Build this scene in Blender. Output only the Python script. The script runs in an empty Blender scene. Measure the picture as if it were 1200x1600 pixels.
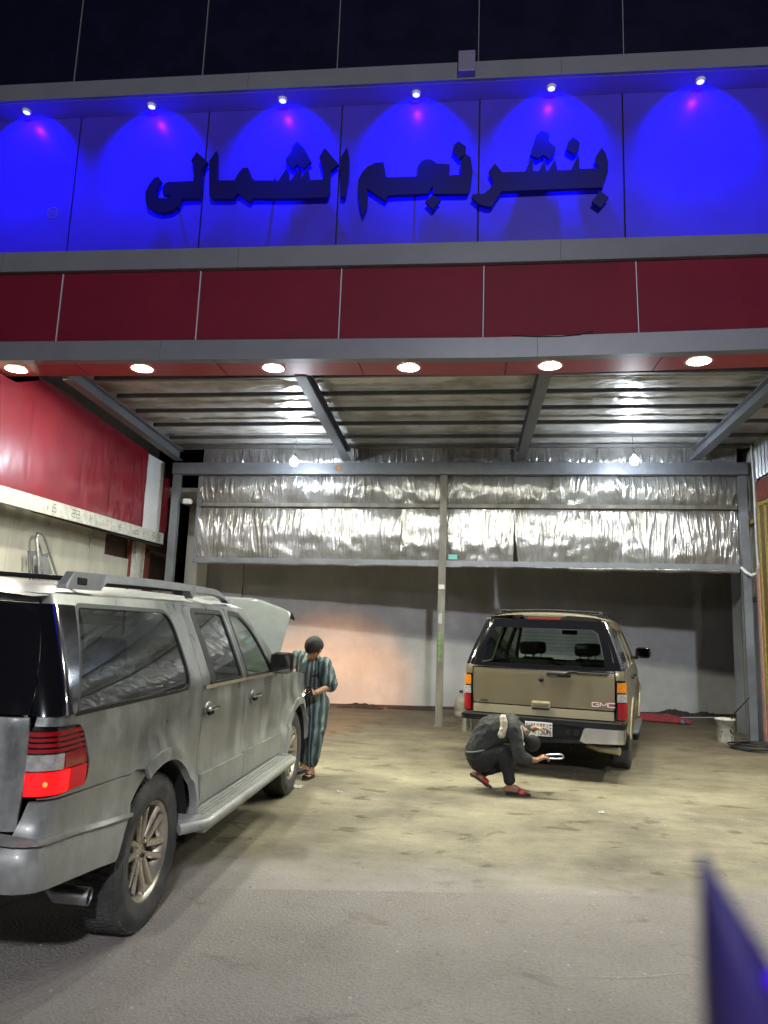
import bpy, bmesh, math, random
from mathutils import Vector, Matrix, noise
from mathutils.geometry import delaunay_2d_cdt
random.seed(7)
S = bpy.context.scene
COL = S.collection
PI = math.pi
sin, cos, rad = math.sin, math.cos, math.radians

# ------------------------------------------------------------------ camera
def make_camera():
    yaw, pitch, roll = rad(-6.3675), rad(9.275), rad(2.0523)
    f = Vector((sin(yaw), cos(yaw), 0)); r = Vector((cos(yaw), -sin(yaw), 0)); u = Vector((0, 0, 1))
    f, u = cos(pitch) * f + sin(pitch) * u, -sin(pitch) * f + cos(pitch) * u
    r, u = cos(roll) * r + sin(roll) * u, -sin(roll) * r + cos(roll) * u
    cd = bpy.data.cameras.new('camera'); co = bpy.data.objects.new('camera', cd); COL.objects.link(co)
    m = Matrix(((r.x, u.x, -f.x, 0), (r.y, u.y, -f.y, 0), (r.z, u.z, -f.z, 1.65), (0, 0, 0, 1)))
    co.matrix_world = m
    cd.sensor_fit = 'VERTICAL'; cd.sensor_height = 9.6; cd.sensor_width = 7.2
    cd.lens = 9.6 * 1127.4 / 1600
    cd.clip_start = 0.02; cd.clip_end = 300
    cd.dof.use_dof = True; cd.dof.focus_distance = 9.0; cd.dof.aperture_fstop = 1.45
    S.camera = co
make_camera()

# ------------------------------------------------------------------ night sky
W = bpy.data.worlds.new('World'); S.world = W; W.use_nodes = True
wn = W.node_tree.nodes; wl = W.node_tree.links
bg = wn['Background']
sky = wn.new('ShaderNodeTexSky'); sky.sky_type = 'NISHITA'; sky.sun_disc = False
sky.sun_elevation = rad(-9); sky.sun_rotation = rad(200); sky.altitude = 100
wl.new(sky.outputs[0], bg.inputs[0]); bg.inputs[1].default_value = 0.05

S.view_settings.view_transform = 'Standard'; S.view_settings.look = 'None'
S.view_settings.gamma = 1; S.view_settings.use_curve_mapping = False
S.view_settings.exposure = 0.0
S.cycles.max_bounces = 8; S.cycles.diffuse_bounces = 4; S.cycles.glossy_bounces = 4
S.cycles.transparent_max_bounces = 12; S.cycles.sample_clamp_indirect = 4.0
S.cycles.caustics_reflective = False; S.cycles.caustics_refractive = False

def lamp(name, kind, loc, energy, color, aim=None, **kw):
    l = bpy.data.lights.new(name, kind); l.energy = energy; l.color = color
    for k, v in kw.items(): setattr(l, k, v)
    o = bpy.data.objects.new(name, l); COL.objects.link(o); o.location = loc
    if aim is not None:
        o.rotation_euler = (Vector(aim) - Vector(loc)).to_track_quat('-Z', 'Y').to_euler()
    return o
# street lights over the road behind the camera
lamp('street_light_glow', 'AREA', (2.3, -10.0, 8.5), 1800, (.90, .92, 1.0), (0.5, 10.0, 1.5), size=.5)
lamp('street_light_glow', 'AREA', (-7.5, -14.0, 6.0), 260, (.93, .92, 1.0), (-2, 8, 2), size=1.0)

# ------------------------------------------------------------------ helpers
def new(name, data, parent=None):
    o = bpy.data.objects.new(name, data); COL.objects.link(o)
    if parent is not None: o.parent = parent
    return o
def tag(o, label=None, cat=None, group=None, kind=None):
    if label: o['label'] = label
    if cat: o['category'] = cat
    if group: o['group'] = group
    if kind: o['kind'] = kind
    return o
def thing(name, label, cat, loc=(0, 0, 0), rz=0.0, group=None):
    o = new(name, None); o.location = loc; o.rotation_euler = (0, 0, rz); o.empty_display_size = .2
    return tag(o, label, cat, group)
def mesh_obj(name, vs, fs, mat, parent=None, smooth=False, loc=None):
    me = bpy.data.meshes.new(name); me.from_pydata([tuple(v) for v in vs], [], fs)
    if smooth: me.polygons.foreach_set('use_smooth', [True] * len(fs))
    me.materials.append(mat); me.update()
    o = new(name, me, parent)
    if loc is not None: o.location = loc
    return o
class MB:
    """collects pieces of ONE part"""
    def __init__(s): s.v = []; s.f = []; s.sm = []
    def add(s, vs, fs, smooth=False):
        b = len(s.v); s.v += [tuple(v) for v in vs]; s.f += [tuple(i + b for i in f) for f in fs]; s.sm += [smooth] * len(fs); return s
    def box(s, x0, x1, y0, y1, z0, z1, bev=0.0, M=None):
        if bev > 0:
            b = min(bev, (x1-x0)/2.01, (y1-y0)/2.01, (z1-z0)/2.01); vs = []; 
            bm = bmesh.new(); bmesh.ops.create_cube(bm, size=1)
            for v in bm.verts:
                v.co = Vector(((x0+x1)/2 + v.co.x*(x1-x0), (y0+y1)/2 + v.co.y*(y1-y0), (z0+z1)/2 + v.co.z*(z1-z0)))
            bmesh.ops.bevel(bm, geom=bm.edges[:], offset=b, segments=2, profile=.5, affect='EDGES')
            bm.verts.index_update()
            vs = [v.co.copy() for v in bm.verts]; fs = [[v.index for v in f.verts] for f in bm.faces]; bm.free()
        else:
            vs = [Vector(p) for p in ((x0,y0,z0),(x1,y0,z0),(x1,y1,z0),(x0,y1,z0),(x0,y0,z1),(x1,y0,z1),(x1,y1,z1),(x0,y1,z1))]
            fs = [(0,3,2,1),(4,5,6,7),(0,1,5,4),(1,2,6,5),(2,3,7,6),(3,0,4,7)]
        if M is not None: vs = [M @ v for v in vs]
        return s.add(vs, fs)
    def tube(s, pts, r, n=8, cap=True, smooth=True):
        pts = [Vector(p) for p in pts]; m = len(pts)
        rs = r if isinstance(r, (list, tuple)) else [r] * m
        vs = []; t0 = (pts[1] - pts[0]).normalized()
        a = t0.orthogonal().normalized()
        for i, p in enumerate(pts):
            t = (pts[min(i+1, m-1)] - pts[max(i-1, 0)]).normalized()
            a = (a - t * a.dot(t)).normalized(); b = t.cross(a)
            for k in range(n):
                w = 2 * PI * k / n; vs.append(p + (a * cos(w) + b * sin(w)) * rs[i])
        fs = [(i*n+k, i*n+(k+1) % n, (i+1)*n+(k+1) % n, (i+1)*n+k) for i in range(m-1) for k in range(n)]
        s.add(vs, fs, smooth)
        if cap:
            s.add(vs[:n], [tuple(range(n))[::-1]]); s.add(vs[-n:], [tuple(range(n))])
        return s
    def lathe(s, prof, n=32, M=None, closed=False, smooth=True):
        """prof: (r, h) list, axis = local z"""
        vs = []
        for r, h in prof:
            for k in range(n):
                w = 2 * PI * k / n; vs.append(Vector((r*cos(w), r*sin(w), h)))
        m = len(prof); rng = range(m if closed else m-1)
        fs = [(i*n+k, i*n+(k+1) % n, ((i+1) % m)*n+(k+1) % n, ((i+1) % m)*n+k) for i in rng for k in range(n)]
        if M is not None: vs = [M @ v for v in vs]
        return s.add(vs, fs, smooth)
    def disc(s, r, h, n=24, M=None):
        vs = [Vector((r*cos(2*PI*k/n), r*sin(2*PI*k/n), h)) for k in range(n)]
        if M is not None: vs = [M @ v for v in vs]
        return s.add(vs, [tuple(range(n))])
    def grid(s, fn, nu, nv, smooth=True):
        vs = [fn(i/nu, j/nv) for j in range(nv+1) for i in range(nu+1)]
        fs = [(j*(nu+1)+i, j*(nu+1)+i+1, (j+1)*(nu+1)+i+1, (j+1)*(nu+1)+i) for j in range(nv) for i in range(nu)]
        return s.add(vs, fs, smooth)
    def prism(s, poly, a, b, axis='y'):
        """polygon in the plane normal to axis, extruded from a to b"""
        from mathutils.geometry import tessellate_polygon
        def P(p, h):
            return {'y': (p[0], h, p[1]), 'x': (h, p[0], p[1]), 'z': (p[0], p[1], h)}[axis]
        n = len(poly); vs = [P(p, a) for p in poly] + [P(p, b) for p in poly]
        tr = tessellate_polygon([[Vector((p[0], p[1], 0)) for p in poly]])
        fs = [tuple(t) for t in tr] + [tuple(i+n for i in t)[::-1] for t in tr] + [(i, (i+1) % n, (i+1) % n+n, i+n) for i in range(n)]
        return s.add(vs, fs)
    def build(s, name, mat, parent=None, fix=True):
        me = bpy.data.meshes.new(name); me.from_pydata(s.v, [], s.f)
        me.polygons.foreach_set('use_smooth', s.sm); me.materials.append(mat)
        if fix:
            bm = bmesh.new(); bm.from_mesh(me); bmesh.ops.recalc_face_normals(bm, faces=bm.faces); bm.to_mesh(me); bm.free()
        me.update(); return new(name, me, parent)
def boxo(name, x0, x1, y0, y1, z0, z1, mat, parent=None, bev=0.0):
    return MB().box(x0, x1, y0, y1, z0, z1, bev).build(name, mat, parent)

# ------------------------------------------------------------------ materials
def pbr(name, col, rough=.5, metal=0.0, var=0.0, vscale=4.0, bump=0.0, bscale=60.0, col2=None, coat=0.0, stretch=(1, 1, 1), spec=.5, rvar=0.0, detail=6):
    m = bpy.data.materials.new(name); m.use_nodes = True
    nt = m.node_tree; N = nt.nodes; L = nt.links; b = N['Principled BSDF']
    b.inputs['Base Color'].default_value = (*col, 1); b.inputs['Roughness'].default_value = rough
    b.inputs['Metallic'].default_value = metal; b.inputs['Specular IOR Level'].default_value = spec
    if coat: b.inputs['Coat Weight'].default_value = coat; b.inputs['Coat Roughness'].default_value = .08
    if var or col2 or bump or rvar:
        tc = N.new('ShaderNodeTexCoord'); mp = N.new('ShaderNodeMapping'); L.new(tc.outputs['Object'], mp.inputs[0]); mp.inputs['Scale'].default_value = stretch
    if var or col2 or rvar:
        n = N.new('ShaderNodeTexNoise'); n.inputs['Scale'].default_value = vscale; n.inputs['Detail'].default_value = detail; n.inputs['Roughness'].default_value = .65
        L.new(mp.outputs[0], n.inputs[0])
        cr = N.new('ShaderNodeValToRGB'); L.new(n.outputs[0], cr.inputs[0])
        c2 = col2 or tuple(min(1, c * (1 + var)) for c in col); c1 = col if col2 else tuple(c * (1 - var) for c in col)
        cr.color_ramp.elements[0].position = .36; cr.color_ramp.elements[1].position = .66
        cr.color_ramp.elements[0].color = (*c1, 1); cr.color_ramp.elements[1].color = (*c2, 1)
        if var or col2: L.new(cr.outputs[0], b.inputs['Base Color'])
        if rvar:
            mr = N.new('ShaderNodeMapRange'); L.new(n.outputs[0], mr.inputs[0])
            mr.inputs['From Min'].default_value = .3; mr.inputs['From Max'].default_value = .7
            mr.inputs['To Min'].default_value = max(0.02, rough - rvar); mr.inputs['To Max'].default_value = min(1, rough + rvar)
            L.new(mr.outputs[0], b.inputs['Roughness'])
    if bump:
        n2 = N.new('ShaderNodeTexNoise'); n2.inputs['Scale'].default_value = bscale; n2.inputs['Detail'].default_value = 4
        L.new(mp.outputs[0], n2.inputs[0])
        bp = N.new('ShaderNodeBump'); bp.inputs['Strength'].default_value = bump; bp.inputs['Distance'].default_value = .01
        L.new(n2.outputs[0], bp.inputs['Height']); L.new(bp.outputs[0], b.inputs['Normal'])
    return m
def emit(name, col, strength):
    m = bpy.data.materials.new(name); m.use_nodes = True; N = m.node_tree.nodes
    b = N['Principled BSDF']; b.inputs['Base Color'].default_value = (*[min(1, c) for c in col], 1)
    b.inputs['Emission Color'].default_value = (*col, 1); b.inputs['Emission Strength'].default_value = strength
    return m
def glass(name, tint, refl=1.0, rough=.02, dust=0.0, dustcol=(.4, .4, .38)):
    m = bpy.data.materials.new(name); m.use_nodes = True; nt = m.node_tree; N = nt.nodes; L = nt.links
    N.remove(N['Principled BSDF']); out = N['Material Output']
    t = N.new('ShaderNodeBsdfTransparent'); t.inputs[0].default_value = (*tint, 1)
    g = N.new('ShaderNodeBsdfGlossy'); g.inputs['Roughness'].default_value = rough; g.inputs[0].default_value = (refl, refl, refl, 1)
    fr = N.new('ShaderNodeFresnel'); fr.inputs[0].default_value = 1.55
    ge = N.new('ShaderNodeNewGeometry'); ma = N.new('ShaderNodeMath'); ma.operation = 'MULTIPLY_ADD'; L.new(ge.outputs['Backfacing'], ma.inputs[0]); ma.inputs[1].default_value = 1/1.55-1.55; ma.inputs[2].default_value = 1.55; L.new(ma.outputs[0], fr.inputs[0])
    mx = N.new('ShaderNodeMixShader'); L.new(fr.outputs[0], mx.inputs[0]); L.new(t.outputs[0], mx.inputs[1]); L.new(g.outputs[0], mx.inputs[2])
    last = mx
    if dust:
        d = N.new('ShaderNodeBsdfDiffuse'); d.inputs[0].default_value = (*dustcol, 1)
        tc = N.new('ShaderNodeTexCoord'); nz = N.new('ShaderNodeTexNoise'); nz.inputs['Scale'].default_value = 5; nz.inputs['Detail'].default_value = 8; nz.inputs['Roughness'].default_value = .7
        L.new(tc.outputs['Object'], nz.inputs[0])
        mr = N.new('ShaderNodeMapRange'); L.new(nz.outputs[0], mr.inputs[0]); mr.inputs['From Min'].default_value = .3; mr.inputs['From Max'].default_value = .8
        mr.inputs['To Min'].default_value = dust * .3; mr.inputs['To Max'].default_value = dust
        m2 = N.new('ShaderNodeMixShader'); L.new(mr.outputs[0], m2.inputs[0]); L.new(mx.outputs[0], m2.inputs[1]); L.new(d.outputs[0], m2.inputs[2]); last = m2
    L.new(last.outputs[0], out.inputs[0]); return m
def foil_mat(name, tint=(.78, .78, .76), rough=.22, s=(14, 14, 2.2), strength=.9):
    m = bpy.data.materials.new(name); m.use_nodes = True; nt = m.node_tree; N = nt.nodes; L = nt.links; b = N['Principled BSDF']
    b.inputs['Metallic'].default_value = 1; b.inputs['Roughness'].default_value = rough
    tc = N.new('ShaderNodeTexCoord')
    n0 = N.new('ShaderNodeTexNoise'); n0.inputs['Scale'].default_value = 2.2; n0.inputs['Detail'].default_value = 6; L.new(tc.outputs['Object'], n0.inputs[0])
    cr = N.new('ShaderNodeValToRGB'); L.new(n0.outputs[0], cr.inputs[0]); cr.color_ramp.elements[0].position = .35; cr.color_ramp.elements[1].position = .6
    cr.color_ramp.elements[0].color = (tint[0]*.62, tint[1]*.6, tint[2]*.55, 1); cr.color_ramp.elements[1].color = (*tint, 1); L.new(cr.outputs[0], b.inputs['Base Color'])
    mp = N.new('ShaderNodeMapping'); mp.inputs['Scale'].default_value = s; L.new(tc.outputs['Object'], mp.inputs[0])
    n1 = N.new('ShaderNodeTexNoise'); n1.noise_type = 'RIDGED_MULTIFRACTAL'; n1.inputs['Scale'].default_value = 1; n1.inputs['Detail'].default_value = 3; L.new(mp.outputs[0], n1.inputs[0])
    n2 = N.new('ShaderNodeTexNoise'); n2.inputs['Scale'].default_value = 26; n2.inputs['Detail'].default_value = 3; L.new(tc.outputs['Object'], n2.inputs[0])
    ad = N.new('ShaderNodeMath'); ad.operation = 'MULTIPLY_ADD'; L.new(n2.outputs[0], ad.inputs[0]); ad.inputs[1].default_value = .35; L.new(n1.outputs[0], ad.inputs[2])
    bp = N.new('ShaderNodeBump'); bp.inputs['Strength'].default_value = strength; bp.inputs['Distance'].default_value = .012; L.new(ad.outputs[0], bp.inputs['Height']); L.new(bp.outputs[0], b.inputs['Normal'])
    return m
def paint(name, col, dustcol, dust=.5, rough=.32, metal=.6, flake=.0, hmax=1.1):
    """metallic car paint under road dust, thicker near the sills"""
    m = bpy.data.materials.new(name); m.use_nodes = True; nt = m.node_tree; N = nt.nodes; L = nt.links; b = N['Principled BSDF']
    tc = N.new('ShaderNodeTexCoord')
    def nz(sc, det=8, st=(1, 1, 1), ro=.7):
        mp = N.new('ShaderNodeMapping'); mp.inputs['Scale'].default_value = st; L.new(tc.outputs['Object'], mp.inputs[0])
        n = N.new('ShaderNodeTexNoise'); n.inputs['Scale'].default_value = sc; n.inputs['Detail'].default_value = det; n.inputs['Roughness'].default_value = ro
        L.new(mp.outputs[0], n.inputs[0]); return n
    def mth(op, a, c=None, d=None):
        x = N.new('ShaderNodeMath'); x.operation = op
        for i, q in enumerate((a, c, d)):
            if q is None: continue
            if isinstance(q, (int, float)): x.inputs[i].default_value = q
            else: L.new(q, x.inputs[i])
        return x.outputs[0]
    sep = N.new('ShaderNodeSeparateXYZ'); L.new(tc.outputs['Object'], sep.inputs[0])
    low = N.new('ShaderNodeMapRange'); L.new(sep.outputs[2], low.inputs[0]); low.inputs['From Min'].default_value = .4; low.inputs['From Max'].default_value = hmax
    low.inputs['To Min'].default_value = .38; low.inputs['To Max'].default_value = 0
    st = nz(2.2, 6, (2.2, 2.2, .5)); blot = nz(3.2, 9); fine = nz(38, 4)
    a = mth('ADD', mth('MULTIPLY', st.outputs[0], .9), mth('MULTIPLY', blot.outputs[0], .8))
    a = mth('ADD', a, mth('MULTIPLY', fine.outputs[0], .25))
    a = mth('ADD', a, low.outputs[0])
    mr = N.new('ShaderNodeMapRange'); L.new(a, mr.inputs[0]); mr.inputs['From Min'].default_value = .8; mr.inputs['From Max'].default_value = 1.35
    mr.inputs['To Min'].default_value = dust * .15; mr.inputs['To Max'].default_value = dust
    mx = N.new('ShaderNodeMix'); mx.data_type = 'RGBA'; L.new(mr.outputs[0], mx.inputs[0]); mx.inputs[6].default_value = (*col, 1); mx.inputs[7].default_value = (*dustcol, 1); L.new(mx.outputs[2], b.inputs['Base Color'])
    L.new(mth('MULTIPLY_ADD', mr.outputs[0], .5, rough), b.inputs['Roughness'])
    L.new(mth('MULTIPLY', mth('SUBTRACT', 1, mr.outputs[0]), metal), b.inputs['Metallic'])
    b.inputs['Coat Weight'].default_value = .35 * (1 - dust * .6); b.inputs['Coat Roughness'].default_value = .12
    return m
M = {}
M['steel'] = pbr('grey_steel', (.15, .16, .18), .45, .3, .18, 3, .05, 30, rvar=.1)
M['steel_dk'] = pbr('dark_purlin_steel', (.11, .11, .115), .5, .2, .2, 3)
M['steel_old'] = pbr('weathered_post', (.145, .135, .11), .6, .1, .35, 6, .2, 40, stretch=(1, 1, .3))
M['rust'] = pbr('rust', (.20, .11, .05), .8, 0, .4, 12)
M['foil'] = foil_mat('foil', (.38,.38,.375), .24, (30, 30, 2.6), .9)
M['foil'].node_tree.nodes['Principled BSDF'].inputs['Metallic'].default_value = .62
M['foil_ceiling'] = foil_mat('foil_ceiling', (.80, .79, .76), .34, (5.0, 16, 3), 1.0)
M['foil_ceiling'].node_tree.nodes['Principled BSDF'].inputs['Metallic'].default_value = .5
M['trim'] = pbr('grey_trim', (.15, .153, .175), .38, .1, .06, 2)
M['redpanel'] = pbr('red_composite', (.125, .004, .018), .6, 0, .10, 1.2, spec=.2)
M['redsoffit'] = pbr('red_soffit', (.33, .025, .03), .35, 0, .05, 2)
M['redvinyl'] = pbr('red_vinyl', (.18, .010, .020), .24, 0, .10, 2, .35, 3.5, stretch=(1, 1, .5), coat=.4)
M['bluepanel'] = pbr('violet_sign_panel', (.045, .028, .42), .36, 0, .10, 1.1, spec=.5)
M['purple'] = pbr('violet_soffit', (.20, .14, .75), .4)
M['jointmid'] = pbr('grey_joint', (.16, .15, .17), .6)
M['box'] = pbr('violet_box', (.14, .12, .2), .5)
M['blackpanel'] = pbr('dark_cladding', (.006, .006, .018), .25, 0, .2, 2)
M['joint'] = pbr('panel_joint', (.45, .42, .46), .6)
M['jointdk'] = pbr('dark_joint', (.012, .01, .012), .8)
M['letter'] = pbr('navy_acrylic', (.005, .004, .10), .4, spec=.3)
M['wallwhite'] = pbr('corrugated_cream', (.44, .42, .36), .6, 0, .16, 1.6, .06, 12, stretch=(1, 1, .25))
M['wallback'] = pbr('dirty_white_plaster', (.46, .468, .47), .8, 0, .14, 1.1, .25, 14, detail=10)
M['white'] = pbr('white_board', (.62, .63, .64), .5, 0, .07, 5)
M['whitedirty'] = pbr('dirty_white_board', (.50, .50, .46), .6, 0, .25, 9)
M['brown'] = pbr('dark_brown', (.045, .022, .014), .6, 0, .3, 6)
M['brownpanel'] = pbr('brown_mesh_panel', (.13, .075, .03), .6, 0, .25, 9, .3, 60)
M['maroon'] = pbr('maroon_paint', (.16, .035, .025), .5, 0, .25, 6)
M['yellow'] = pbr('yellow_frame', (.25, .20, .04), .5, 0, .25, 12)
M['pink'] = pbr('pink_strip', (.40, .20, .18), .7, 0, .2, 6)
M['galv'] = pbr('galvanised_sheet', (.42, .43, .44), .38, .7, .2, 5)
M['door'] = pbr('grey_door', (.22, .24, .27), .45, .1, .15, 3)
M['rubber'] = pbr('tyre_rubber', (.028, .029, .031), .72, 0, .35, 7, .15, 60, col2=(.075, .074, .07))
M['black'] = pbr('black_plastic', (.012, .012, .013), .5, 0, .2, 8, spec=.25)
M['matt'] = pbr('matt_black', (.008, .008, .008), .9)
M['gloss'] = pbr('gloss_black', (.006, .006, .008), .09, 0, spec=.6, coat=.5)
M['chrome'] = pbr('chrome', (.72, .72, .70), .16, 1, .1, 6, rvar=.06)
M['rim'] = pbr('beige_alloy', (.50, .45, .37), .32, .75, .2, 9, rvar=.1)
M['rimdark'] = pbr('rim_shadow', (.018, .016, .015), .6, .3, .3, 12)
M['silver'] = paint('dusty_silver_paint', (.125, .132, .138), (.40, .405, .375), .82, .20, .85)
M['hoodpaint'] = paint('dusty_shaded_hood_paint', (.05, .06, .06), (.17, .185, .175), .95, .45, .3, hmax=3.0)  # copy of the dusty silver, colour darkened to stand in for weaker light
M['gold'] = paint('pewter_gold_paint', (.195, .165, .095), (.26, .225, .15), .3, .30, .55)
M['goldlit'] = paint('lit_pewter_paint', (.42, .365, .23), (.34, .30, .20), .3, .33, .5)  # gold paint lightened; light on up-facing surfaces is put into the colour
M['glassdk'] = glass('dusty_privacy_glass', (.10, .11, .12), 1.0, .025, .10, (.30, .32, .33))
M['glassfr'] = glass('side_glass', (.40, .46, .44), 1.0, .03, .08)
M['glassrear'] = glass('rear_window_glass', (.46, .53, .47), 1.0, .02, .0)
M['glassws'] = glass('windscreen_glass', (.93, .97, .93), .8, .02)
M['interior'] = pbr('car_interior', (.035, .033, .03), .8)
M['seatfab'] = pbr('seat_fabric', (.09, .075, .055), .85)
M['redlens'] = pbr('red_lens', (.30, .004, .010), .16, 0, coat=.4)
M['redlit'] = emit('lit_red_lens', (1.0, .006, .008), 1.0)
M['reddim'] = emit('glowing_red_lens', (.6, .004, .010), .16)
M['stoplens'] = pbr('unlit_stop_lens', (.12, .02, .02), .25)
M['clearlens'] = pbr('clear_lens', (.42, .40, .38), .2, .2, .3, 30, coat=.4)
M['amber'] = pbr('amber_lens', (.62, .20, .01), .2, 0, .25, 40, coat=.4)
M['plate'] = pbr('plate_white', (.62, .64, .62), .5)
M['ink'] = pbr('ink_black', (.01, .01, .01), .6)
M['skin'] = pbr('skin', (.30, .155, .09), .55, 0, .08, 20)
M['hair'] = pbr('black_hair', (.008, .007, .007), .7, 0, .3, 60, .4, 200)
M['hoodie'] = pbr('charcoal_knit', (.035, .037, .036), .92, 0, .25, 14, .5, 220)
M['pants'] = pbr('black_trousers', (.014, .015, .016), .9, 0, .25, 10)
M['cream'] = pbr('cream_cloth', (.50, .46, .34), .85, 0, .2, 40)
M['sandalred'] = pbr('red_sandal', (.38, .03, .02), .45)
M['sandalblk'] = pbr('black_sandal', (.02, .018, .018), .6)
M['metalbright'] = pbr('bright_steel', (.8, .8, .8), .2, 1)
M['bucket'] = pbr('dirty_bucket', (.40, .38, .32), .5, 0, .3, 9, col2=(.66, .66, .62))
M['gallon'] = pbr('pale_gallon_plastic', (.33, .30, .27), .3, 0, .15, 10)
M['hose'] = pbr('black_hose', (.02, .02, .02), .5)
M['jackred'] = pbr('red_jack_paint', (.22, .012, .02), .45, 0, .3, 14)
M['alu'] = pbr('aluminium', (.42, .42, .42), .4, .8, .2, 12)
M['pvc'] = pbr('white_conduit', (.55, .55, .58), .5)
M['bulbsock'] = pbr('lamp_socket', (.30, .30, .30), .5)
M['bulb'] = emit('white_led_bulb', (.80, .90, 1.0), 520)
M['downlight'] = emit('lit_downlight', (1.0, 1.0, .82), 980)
M['bluelamp'] = emit('lit_blue_lamp', (.26, .26, 1.0), 6)
M['rag'] = pbr('dirty_rags', (.04, .03, .025), .95, 0, .5, 14, .6, 30)
M['paper'] = pbr('litter', (.5, .48, .42), .8)

def striped_cloth():
    m = bpy.data.materials.new('striped_green_grey_cloth'); m.use_nodes = True; nt = m.node_tree; N = nt.nodes; L = nt.links; b = N['Principled BSDF']
    tc = N.new('ShaderNodeTexCoord'); mp = N.new('ShaderNodeMapping'); mp.inputs['Scale'].default_value = (8, 8, 1.4); L.new(tc.outputs['Object'], mp.inputs[0])
    w = N.new('ShaderNodeTexWave'); w.bands_direction = 'X'; w.inputs['Scale'].default_value = .75; w.inputs['Distortion'].default_value = 9.0; w.inputs['Detail'].default_value = 3; w.inputs['Detail Scale'].default_value = 1.2
    L.new(mp.outputs[0], w.inputs[0])
    cr = N.new('ShaderNodeValToRGB'); L.new(w.outputs[0], cr.inputs[0]); e = cr.color_ramp.elements
    e[0].position = .25; e[0].color = (.022, .035, .037, 1); e[1].position = .95; e[1].color = (.135, .18, .175, 1)
    q = e.new(.7); q.color = (.065, .10, .105, 1)
    L.new(cr.outputs[0], b.inputs['Base Color']); b.inputs['Roughness'].default_value = .8
    return m
M['stripe'] = striped_cloth()

def asphalt_nodes(N, L, tc):
    """colour and height of the worn asphalt"""
    def nz(s, d=6, r=.6, st=(1, 1, 1), dist=0):
        mp = N.new('ShaderNodeMapping'); mp.inputs['Scale'].default_value = st; L.new(tc.outputs['Object'], mp.inputs[0])
        n = N.new('ShaderNodeTexNoise'); n.inputs['Scale'].default_value = s; n.inputs['Detail'].default_value = d; n.inputs['Roughness'].default_value = r; n.inputs['Distortion'].default_value = dist; L.new(mp.outputs[0], n.inputs[0]); return n.outputs[0]
    def ramp(src, *st, const=False):
        cr = N.new('ShaderNodeValToRGB'); L.new(src, cr.inputs[0]); e = cr.color_ramp.elements
        if const: cr.color_ramp.interpolation = 'CONSTANT'
        e[0].position, e[0].color = st[0][0], (*st[0][1], 1); e[1].position, e[1].color = st[1][0], (*st[1][1], 1)
        for p, c in st[2:]: q = e.new(p); q.color = (*c, 1)
        return cr.outputs[0]
    def mul(a, c):
        x = N.new('ShaderNodeMix'); x.data_type = 'RGBA'; x.blend_type = 'MULTIPLY'; x.inputs[0].default_value = 1; L.new(a, x.inputs[6]); L.new(c, x.inputs[7]); return x.outputs[2]
    fine = nz(48, 6, .8)
    vo = N.new('ShaderNodeTexVoronoi'); vo.inputs['Scale'].default_value = 70; vo.inputs['Randomness'].default_value = 1; L.new(tc.outputs['Object'], vo.inputs[0])
    c = ramp(nz(.55, 9, .65), (.3, (.215, .196, .180)), (.7, (.345, .312, .292)))
    c = mul(c, ramp(fine, (.3, (.72, .72, .72)), (.75, (1.32, 1.29, 1.25))))
    c = mul(c, ramp(vo.outputs['Color'], (0, (.85, .85, .85)), (.10, (1, 1, 1)), (.955, (1.6, 1.52, 1.45)), const=True))
    c = mul(c, ramp(nz(2.3, 5, .55, (1, 1.3, 1), .8), (.62, (1, 1, 1)), (.74, (.62, .56, .52))))
    c = mul(c, ramp(nz(5.5, 8, .7, (1, 1, 1), 1.5), (.28, (.72, .72, .72)), (.42, (1, 1, 1))))
    ad = N.new('ShaderNodeMath'); ad.operation = 'ADD'; L.new(fine, ad.inputs[0]); L.new(vo.outputs[0], ad.inputs[1])
    return c, ad.outputs[0]
def asphalt():
    m = bpy.data.materials.new('worn_asphalt'); m.use_nodes = True; nt = m.node_tree; N = nt.nodes; L = nt.links; b = N['Principled BSDF']
    tc = N.new('ShaderNodeTexCoord'); c, h = asphalt_nodes(N, L, tc)
    L.new(c, b.inputs['Base Color']); b.inputs['Roughness'].default_value = .8
    bp = N.new('ShaderNodeBump'); bp.inputs['Strength'].default_value = .8; bp.inputs['Distance'].default_value = .008; L.new(h, bp.inputs['Height']); L.new(bp.outputs[0], b.inputs['Normal'])
    return m
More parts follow.
